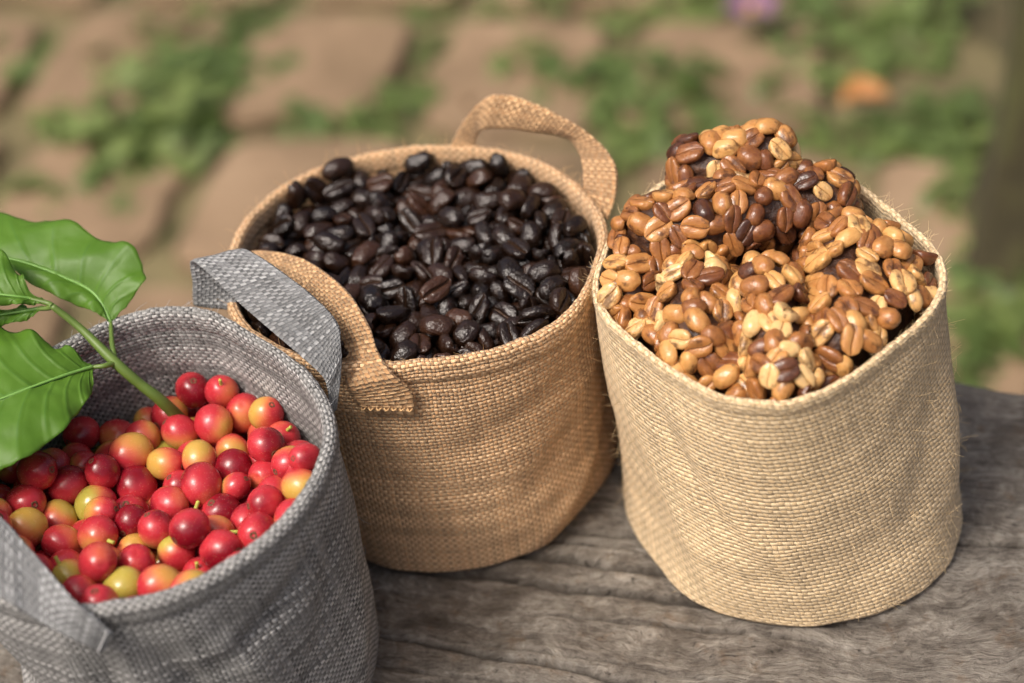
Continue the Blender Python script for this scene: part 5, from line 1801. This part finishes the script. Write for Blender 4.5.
TONE = {'top': .47, 'cross': .35, 'left': .43, 'lowleft': .54, 'mid': .57, 'right': .48, 'front': .38, 'corner': .48, 'gap': .10}
def build_clumps():
    taken = np.zeros((0, 3))
    for name, caps in CLUMP.items():
        rs = np.random.RandomState(abs(sum(map(ord, name))) % 999)
        q = random.Random(sum(map(ord, name)))
        ctr = np.mean([np.array(c[0]) + np.array(c[1]) for c in caps], axis=0) / 2
        root = empty('bean_clump', ctr, CL_LABEL[name], 'bean clump', 'clumps of beans in the tan bag')
        cand, nrmls = [], []
        for a, b, r in caps:
            a, b = np.array(a), np.array(b)
            n = 900
            d = rs.normal(size=(n, 3)); d /= np.linalg.norm(d, axis=1)[:, None]
            t = rs.rand(n)
            ab = b - a; L = np.linalg.norm(ab)
            cap_share = 2 * r / (2 * r + L)
            p = np.where((rs.rand(n) < cap_share)[:, None], np.where((d @ ab > 0)[:, None], b, a), a + t[:, None] * ab)
            side = (p != a).all(1) & (p != b).all(1)
            dd = d - np.where(side[:, None], ((d @ ab) / (L * L + 1e-12))[:, None] * ab, 0)
            dd /= np.linalg.norm(dd, axis=1)[:, None]
            cand.append(p + dd * r); nrmls.append(dd)
        P = np.concatenate(cand); Nn = np.concatenate(nrmls)
        ok = np.ones(len(P), bool)
        for a, b, r in caps: ok &= capsule_dist(P, a, b) > r - .0008
        ok &= Nn[:, 2] > -.55
        # inside the bag only
        d = P[:, :2] - np.array(CEN['tan']); th = np.arctan2(d[:, 1], d[:, 0])
        lim = wall_r('tan', th, np.full(len(th), HGT['tan'])) - .0052
        ok &= (np.hypot(d[:, 0], d[:, 1]) < lim) | (P[:, 2] > .115)
        P, Nn = P[ok], Nn[ok]
        got, gn = [], []
        mind = .0050 if name != 'gap' else .0088
        for p, n_ in zip(P, Nn):
            if len(got) >= 99: break
            if got and np.min(np.linalg.norm(np.array(got) - p, axis=1)) < mind * q.uniform(.9, 1.15): continue
            if len(taken) and np.min(np.linalg.norm(taken - p, axis=1)) < .0041: continue
            got.append(p); gn.append(n_)
        got, gn = np.array(got), np.array(gn)
        # hide-free rule: beans swallowed by another clump are not built
        keep = np.ones(len(got), bool)
        for other, oc in CLUMP.items():
            if other == name: continue
            for a, b, r in oc: keep &= capsule_dist(got, a, b) > r - .0025
        got, gn = got[keep], gn[keep]
        taken = np.vstack([taken, got])
        for k, (p, n_) in enumerate(zip(got, gn)):
            nv = Vector(n_)
            tilt = Vector((q.gauss(0, .2), q.gauss(0, .2), q.gauss(0, .2)))
            zax = (nv + tilt).normalized() * (-1 if q.random() < .58 else 1)
            xax = Vector((q.gauss(0, 1), q.gauss(0, 1), q.gauss(0, 1)))
            xax = (xax - zax * xax.dot(zax)).normalized()
            yax = zax.cross(xax)
            s = q.uniform(.86, 1.14)
            size_ = (s, q.uniform(.93, 1.08), q.uniform(.92, 1.08), q.uniform(-.0002, .0014))
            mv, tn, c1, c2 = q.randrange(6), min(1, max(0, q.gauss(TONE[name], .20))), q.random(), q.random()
            if (name, k) in DROP_RAW: continue
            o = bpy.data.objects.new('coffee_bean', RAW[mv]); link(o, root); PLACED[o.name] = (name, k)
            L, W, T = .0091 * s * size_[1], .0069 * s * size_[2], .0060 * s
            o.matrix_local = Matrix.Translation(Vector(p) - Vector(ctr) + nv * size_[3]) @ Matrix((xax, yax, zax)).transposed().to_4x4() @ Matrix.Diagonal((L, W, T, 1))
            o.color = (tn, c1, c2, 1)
        # sticky dark matter that holds the beans together
        parts = []
        for a, b, r in caps:
            a, b = np.array(a), np.array(b)
            nseg, nst = 20, 14
            ax = b - a; L = np.linalg.norm(ax); ax = ax / L
            up = np.array([0, 0, 1.]) if abs(ax[2]) < .9 else np.array([1., 0, 0])
            A = np.cross(ax, up); A /= np.linalg.norm(A); B_ = np.cross(ax, A)
            V = []
            rr = r - .0010
            for i in range(nst + 1):
                phi = -math.pi / 2 + math.pi * i / nst
                base = a if phi < 0 else b
                for j in range(nseg):
                    al = 2 * math.pi * j / nseg
                    dd = math.sin(phi) * ax + math.cos(phi) * (math.cos(al) * A + math.sin(al) * B_)
                    pt = base + dd * rr
                    V.append(pt + dd * .0016 * float(fbm(pt[0] * 260, pt[1] * 260, pt[2] * 260, 2)))
            parts.append((V, grid_faces(nst + 1, nseg, True)))
        V, F = merge(parts)
        # keep the matter inside the cloth
        V = np.array(V); d = V[:, :2] - np.array(CEN['tan']); rad_ = np.hypot(d[:, 0], d[:, 1]); th = np.arctan2(d[:, 1], d[:, 0])
        lim = wall_r('tan', th, np.full(len(th), HGT['tan'])) - .0095
        k = np.where(V[:, 2] < .115, np.minimum(1, lim / np.maximum(rad_, 1e-6)), 1)
        V[:, :2] = np.array(CEN['tan']) + d * k[:, None]
        mesh_obj('sticky_residue', V, F, MAT['sticky'], root)
DROP_RAW = globals().get('DROP_RAW', set())
build_clumps()

# ------------------------------------------------------------------ cherries
def cherry_mesh(seed):
    q = random.Random(seed)
    nu, nv = 28, 28
    V = []
    lob = q.uniform(.02, .06); ph = q.uniform(0, 6)
    off = q.uniform(0, 40)
    for i in range(nu + 1):
        p = math.pi * i / nu
        for j in range(nv):
            a = 2 * math.pi * j / nv
            r = .5 * (1 + lob * math.cos(2 * a + ph) * math.sin(p) ** 2)
            z = .5 * math.cos(p)
            z += -.035 * math.exp(-(p / .22) ** 2) + .03 * math.exp(-((math.pi - p) / .2) ** 2)
            n = 1 + .02 * float(vnoise(math.cos(a) * math.sin(p) * 1.5 + off, math.sin(a) * math.sin(p) * 1.5 + off, z * 2))
            V.append((r * math.sin(p) * math.cos(a) * n, r * math.sin(p) * math.sin(a) * n, z * n))
    me = bpy.data.meshes.new('coffee_cherry')
    me.from_pydata(V, [], grid_faces(nu + 1, nv, True, flip=True))
    me.polygons.foreach_set('use_smooth', [True] * len(me.polygons))
    me.materials.append(MAT['cherry']); me.update()
    return me
CHM = [cherry_mesh(k) for k in range(5)]

def scar_mesh():
    V, F = [], []
    ns = 18
    for r, z in ((.014, .452), (.044, .472), (.066, .486), (.088, .482), (.105, .464)):
        for j in range(ns):
            a = 2 * math.pi * j / ns
            V.append((r * math.cos(a) * (1 + .1 * math.sin(5 * a)), r * math.sin(a), z + .006 * math.sin(4 * a)))
    F = grid_faces(5, ns, True, flip=True); F.append(list(range(ns)))
    me = bpy.data.meshes.new('calyx_scar'); me.from_pydata(V, [], F); me.polygons.foreach_set('use_smooth', [True] * len(F)); me.materials.append(MAT['scar']); me.update()
    return me
def stub_mesh():
    v, f = tube([(0, 0, -.42), (.005, 0, -.50), (.02, .01, -.60), (.03, .01, -.66)], [.06, .05, .045, .05], 10, 10)
    me = bpy.data.meshes.new('stem_stub'); me.from_pydata([tuple(p) for p in v], [], f); me.polygons.foreach_set('use_smooth', [True] * len(f)); me.materials.append(MAT['stub']); me.update()
    return me
SCAR, STUB = scar_mesh(), stub_mesh()

ORD = ['first', 'second', 'third', 'fourth', 'fifth', 'sixth', 'seventh', 'eighth', 'ninth', 'tenth', 'eleventh', 'twelfth', 'thirteenth', 'fourteenth', 'fifteenth', 'sixteenth'] + ['later'] * 30
def build_cherries():
    q = random.Random(8)
    items = []
    for i, row in enumerate(CHERRY):
        p, qt = unpack(row)
        dz = CHERRY_UP - .24 * (p.y - CEN['grey'][1])
        p = p + Vector((0, 0, dz))
        if i >= N_CHERRY: 
            items.append((i, p, qt, row)); continue
        items.append((i, p, qt, row))
    vis = items[:N_CHERRY]
    # rows of the heap from front to back as the eye meets them, and the place within a row
    def scr(p):
        d = p - _C; z = d.dot(_F); return d.dot(_X) / z, d.dot(_U) / z
    order = sorted(vis, key=lambda t: scr(t[1])[1])
    nrow = max(1, round(len(order) / 9))
    where = {}
    for r in range(nrow):
        part = order[r * len(order) // nrow:(r + 1) * len(order) // nrow]
        part.sort(key=lambda t: scr(t[1])[0])
        for k, t in enumerate(part): where[t[0]] = (r, k, len(part))
    fill = []
    for i, p, qt, row in items:
        if i not in where:
            mw = Matrix.Translation(p) @ qt.to_matrix().to_4x4() @ Matrix.Diagonal((row[7] / 1e4, row[8] / 1e4, row[9] / 1e4, 1))
            fill.append((np.array([(mw @ v.co)[:] for v in CHM[i % 5].vertices]), [list(pg.vertices) for pg in CHM[i % 5].polygons]))
            continue
        d = [row[7] / 1e4, row[8] / 1e4, row[9] / 1e4]
        o = bpy.data.objects.new('coffee_cherry', CHM[i % 5]); link(o); PLACED[o.name] = ('cherry', i)
        o.location = p; o.rotation_mode = 'QUATERNION'; o.rotation_quaternion = qt; o.scale = [x * 1.03 for x in d]
        x = q.random()
        if x < .42: ripe, tone = q.uniform(.56, .80), 'bright red'
        elif x < .52: ripe, tone = q.uniform(.95, 1.2), 'deep crimson'
        elif x < .95: ripe, tone = q.uniform(.36, .58), 'yellow blushed'
        else: ripe, tone = q.uniform(.24, .34), 'mostly yellow'
        gr = q.uniform(.1, .9) if tone != 'mostly yellow' else q.uniform(.1, .9)
        o.color = (ripe, gr, q.random(), 1)
        if i in where:
            r, k, n = where[i]
            rowname = 'frontmost row' if r == 0 else 'backmost row' if r == nrow - 1 else '%s row from front' % ORD[r]
            place = 'leftmost' if k == 0 else 'rightmost' if k == n - 1 else '%s from the left' % ORD[k]
            tag(o, '%s coffee cherry in grey bag, %s, %s' % (tone, place, rowname), 'coffee cherry', 'coffee cherries in the grey bag')
            view = (_C - p).normalized()
            z = (qt @ Vector((0, 0, 1))).dot(view)
            if z > .1:
                c = bpy.data.objects.new('calyx_scar', SCAR); link(c, o)
            elif z < -.25 and q.random() < .4:
                c = bpy.data.objects.new('stem_stub', STUB); link(c, o)
    if fill:
        V, F = merge(fill)
        f_ = tag(mesh_obj('buried_cherries', V, F, simple('buried_cherry_skin', (.36, .02, .022), .35), origin=(*CEN['grey'], .06)), 'red coffee cherries buried under the top layer in the grey bag', 'coffee cherries', kind='stuff')
build_cherries()

# ------------------------------------------------------------------ the coffee sprig
def build_sprig():
    base = STEM['stem'][0]
    root = empty('coffee_sprig', base, 'green coffee sprig with wavy glossy leaves stuck into the red cherries', 'leafy sprig')
    pts = STEM['stem']
    V, F = tube(pts, [.0024, .0021, .0018, .0019, .0013, .0011], 12, 60)
    V = np.array(V)
    mesh_obj('stem', V, F, MAT['stem'], root)
    info = {'far': 'large upper leaf with a wavy edge reaching over the bag rim', 'near': 'large pale spotted leaf hanging over the cherries', 'high': 'small upright leaf at the left edge', 'low': 'narrow lower leaf at the left edge'}
    for name, st in LEAF.items():
        st = np.array(st)
        n, m = 90, 41
        up, mid, lo = (spline(st[:, k], n) for k in range(3))
        P = np.zeros((n, m, 3)); t = np.linspace(-1, 1, m)
        s = np.linspace(0, 1, n)
        for j, tt in enumerate(t):
            e = up if tt < 0 else lo
            w_ = abs(tt)
            P[:, j] = mid * (1 - w_) + e * w_
            P[:, j, 2] += .0016 * (math.sin(w_ * math.pi) ) * np.sin(np.pi * s)          # each half arches
            k = 5.2 if name in ('far', 'near') else 4
            wav = np.sin(s * k * 2 * math.pi + (1.2 if tt < 0 else 0.2)) * w_ ** 3 * np.sin(np.pi * np.clip(s * 1.05, 0, 1)) ** .5
            P[:, j, 2] += .0016 * wav
            wid = np.linalg.norm(e - mid, axis=1)[:, None]
            P[:, j] += (e - mid) / (wid + 1e-9) * (.0011 * wav + .0004 * vnoise(s * 40, 3. + tt))[:, None] * (w_ ** 4)
        nrm = np.cross(np.gradient(P, axis=0), np.gradient(P, axis=1)); nrm /= np.linalg.norm(nrm, axis=2, keepdims=True) + 1e-12
        P[..., 2] += .0006 * fbm(P[..., 0] * 120, P[..., 1] * 120, 2.)
        Q = P - nrm * .00028
        V = np.concatenate([P.reshape(-1, 3), Q.reshape(-1, 3)])
        F = grid_faces(n, m) + grid_faces(n, m, base=n * m, flip=True)
        o_ = n * m
        for i in range(n - 1):
            F.append((i * m, (i + 1) * m, o_ + (i + 1) * m, o_ + i * m)); F.append((i * m + m - 1, o_ + i * m + m - 1, o_ + (i + 1) * m + m - 1, (i + 1) * m + m - 1))
        UV = [(s[i], (t[j] + 1) / 2) for i in range(n) for j in range(m)] * 2
        lf = mesh_obj('leaf', V, F, MAT['leaf'], root, UV)
        lf['label'] = info[name]
        pv, pf = tube(STEM[name], [.0011, .0009, .0007], 8, 16)
        rib = mid[: int(n * .9)]
        hv, hf = tube(rib[::3] + np.array([0, 0, .0002]), list(np.linspace(.0007, .0002, 6)), 6)
        mesh_obj('petiole', pv, pf, MAT['stem'], Sub(lf, root), None)
        mesh_obj('midrib', hv, hf, MAT['rib'], Sub(lf, root), None)
MAT['rib'] = simple('leaf_rib', (.16, .33, .065), .45)
build_sprig()

# ------------------------------------------------------------------ weeds, litter and trunk behind
def weed_mesh(seed):
    q = random.Random(seed)
    V, F = [], []
    for k in range(q.randint(26, 34)):
        a = q.uniform(0, 6.283); rr = q.uniform(.0, 1.) ** .6
        h = q.uniform(.15, .8) * (1.1 - .6 * rr)
        c = np.array([rr * math.cos(a), rr * math.sin(a), h])
        L, W = q.uniform(.30, .52), q.uniform(.16, .28)
        out = np.array([math.cos(a + q.uniform(-.8, .8)), math.sin(a + q.uniform(-.8, .8)), q.uniform(-.35, .35)]); out /= np.linalg.norm(out)
        sd = np.cross(out, (0, 0, 1)); sd /= np.linalg.norm(sd); up = np.cross(sd, out)
        b = len(V)
        n = 7
        for i in range(n):
            t = i / (n - 1)
            w_ = W * math.sin(math.pi * min(1, t * .92 + .06)) ** .8
            p = c + out * L * (t - .2) - up * .35 * L * t * t
            for s_ in (-1, 0, 1): V.append(tuple(p + sd * s_ * w_ + up * abs(s_) * .25 * w_))
        F += [[b + x for x in f] for f in grid_faces(n, 3)]
        st, sf = tube([(0, 0, -.05), tuple(c * np.array([.5, .5, .7])), tuple(c - out * L * .2)], [.022, .014], 4, 5, cap=False)
        b = len(V); V += [tuple(p) for p in st]; F += [[b + x for x in f] for f in sf]
    me = bpy.data.meshes.new('weed'); me.from_pydata(V, [], F); me.polygons.foreach_set('use_smooth', [True] * len(F)); me.materials.append(MAT['weed']); me.update()
    return me
WM = [weed_mesh(k) for k in range(5)]
def build_weeds():
    q = random.Random(21)
    pts = [(x, y, s) for x, y, s in WEED]
    brickside = [p for p in pts if p[0] < .24]; other = [p for p in pts if p[0] >= .24]
    for grp, lab, group in ((brickside, 'small bright green weed growing between the bricks behind the bags', 'weeds between the bricks'), (other, 'blurred leafy green weed on the soil behind the tan bag', 'weeds on the soil at the right')):
        for i, (x, y, s) in enumerate(grp):
            o = bpy.data.objects.new('weed', WM[q.randrange(5)]); link(o)
            o.location = (x, y, GZ + .008); o.rotation_euler = (0, 0, q.uniform(0, 6.28)); s *= q.uniform(1., 1.3) * (1.35 if x < -.12 else 1.05 if x < .24 else .7); o.scale = (s, s, s * q.uniform(.6, 1.))
            tag(o, lab, 'weed', group)
build_weeds()

def build_litter():
    """dead leaves and small creeping plants on the soil, past counting"""
    q = random.Random(5)
    V, F, V2, F2 = [], [], [], []
    for k in range(1900):
        x, y = q.uniform(-1.2, 2.0), q.uniform(.2, 2.6)
        if x < .30 - .45 * (y - .8) + q.gauss(0, .05): 
            if q.random() < .93: continue
        x, y = far(x, y)
        dead = q.random() < .6
        L = q.uniform(.012, .034); W = L * q.uniform(.3, .5)
        a = q.uniform(0, 6.283); z = GZ + q.uniform(.0, .02) + (0 if dead else .008)
        d = np.array([math.cos(a), math.sin(a), q.uniform(-.3, .3)]); s_ = np.array([-math.sin(a), math.cos(a), q.uniform(-.3, .3)])
        c = np.array([x, y, z])
        T_, G_ = (V, F) if dead else (V2, F2)
        b = len(T_)
        for t, w_ in ((-.5, .05), (-.2, .8), (.15, 1.), (.5, .05)):
            for e in (-1, 0, 1): T_.append(tuple(c + d * L * t + s_ * W * .5 * w_ * e + np.array([0, 0, .004 * abs(e) - .008 * t * t])))
        G_ += [[b + i for i in f] for f in grid_faces(4, 3)]
    tag(mesh_obj('leaf_litter', V, F, MAT['litter'], origin=(.5, 1, GZ)), 'dry brown leaf litter scattered over the soil behind', 'leaf litter', kind='stuff')
    tag(mesh_obj('ground_cover', V2, F2, MAT['cover'], origin=(.5, 1, GZ)), 'low creeping green leaves covering the soil behind the tan bag', 'ground cover', kind='stuff')
build_litter()

def build_small():
    # orange leaf lying on the plants
    c = np.array(LEAFLET)
    n, m = 16, 9
    V = []
    for i in range(n):
        t = i / (n - 1)
        w_ = .016 * math.sin(math.pi * min(1, t * .95 + .03)) ** .7
        for j in range(m):
            s_ = -1 + 2 * j / (m - 1)
            V.append(c + np.array([.042 * (t - .5), s_ * w_ + .004 * math.sin(t * 5), .006 + .012 * s_ * s_ * math.sin(3 * t) - .01 * (t - .5) ** 2 + .002 * math.sin(9 * t)]))
    N = NT('orange_leaf'); nn = N.noise(N.n('ShaderNodeTexCoord').outputs['Object'], 60, 3)
    N.set(Base_Color=N.mix(nn.outputs['Fac'], (.30, .115, .03), (.42, .19, .05)), Roughness=.6)
    tag(mesh_obj('fallen_leaf', V, grid_faces(n, m), N.m, origin=c), 'single orange fallen leaf lying on the weeds behind the tan bag', 'leaf')
    # purple flower
    c = np.array(FLOWER)
    root = empty('flower', (c[0], c[1], GZ), 'small purple flower with rounded petals beside the pinkish bricks', 'flower')
    pm = simple('purple_petal', (.20, .10, .17), .6)
    for k in range(6):
        a = k * math.pi / 3
        V = []
        for i in range(7):
            t = i / 6; w_ = .011 * math.sin(math.pi * min(1, t * .85 + .1))
            for e in (-1, 0, 1):
                x, y = .004 + .022 * t, e * w_
                V.append((c[0] + x * math.cos(a) - y * math.sin(a), c[1] + x * math.sin(a) + y * math.cos(a), c[2] + .008 * math.sin(t * 2) + .002 * abs(e)))
        mesh_obj('petal', V, grid_faces(7, 3), pm, root)
    v, f = tube([(c[0] + .005, c[1], GZ - .01), (c[0] + .002, c[1] + .002, c[2] - .02), tuple(c)], [.0018, .0014], 8, 10)
    mesh_obj('stalk', v, f, MAT['stem'], root)
    bm = bmesh.new(); bmesh.ops.create_uvsphere(bm, u_segments=12, v_segments=8, radius=.0055)
    mesh_obj('flower_centre', [tuple(v_.co + Vector(c) + Vector((0, 0, .003))) for v_ in bm.verts], [[v_.index for v_ in f_.verts] for f_ in bm.faces], simple('flower_centre', (.45, .28, .05), .7), root); bm.free()
    # tree at the right
    c = np.array(TRUNK)
    root = empty('tree', (c[0], c[1], GZ), 'dark mossy tree trunk at the right edge behind the tan bag', 'tree')
    nz, ns = 60, 48
    V = []
    for i in range(nz):
        z = 1.9 * (i / (nz - 1)) ** 1.3 - .03
        r0 = .058 + .035 * math.exp(-z / .06) - .008 * z
        for j in range(ns):
            a = 2 * math.pi * j / ns
            r = r0 * (1 + .10 * math.exp(-z / .12) * math.cos(5 * a + 1) + .07 * float(fbm(math.cos(a) * 3, math.sin(a) * 3, z * 6, 3)))
            V.append((c[0] + r * math.cos(a) + .03 * z, c[1] + r * math.sin(a) + .02 * z, GZ + z))
    mesh_obj('trunk', V, grid_faces(nz, ns, True), MAT['bark'], root)
    bm = bmesh.new()
    q = random.Random(2)
    V, F = [], []
    for k in range(1400):
        d = np.array([q.gauss(0, 1), q.gauss(0, 1), q.gauss(0, .6)]); d /= np.linalg.norm(d)
        p = np.array([c[0] + .06, c[1] + .04, GZ + 2.3]) + d * np.array([.65, .65, .45]) * q.random() ** .4
        a = np.array([q.gauss(0, 1), q.gauss(0, 1), q.gauss(0, .5)]); a /= np.linalg.norm(a); b_ = np.cross(a, d); b_ /= np.linalg.norm(b_) + 1e-9
        b = len(V); L = q.uniform(.03, .06)
        V += [tuple(p - a * L), tuple(p + b_ * L * .45), tuple(p + a * L), tuple(p - b_ * L * .45)]; F.append([b, b + 1, b + 2, b + 3])
    bm.free()
    mesh_obj('crown', V, F, MAT['weed'], root)
build_small()
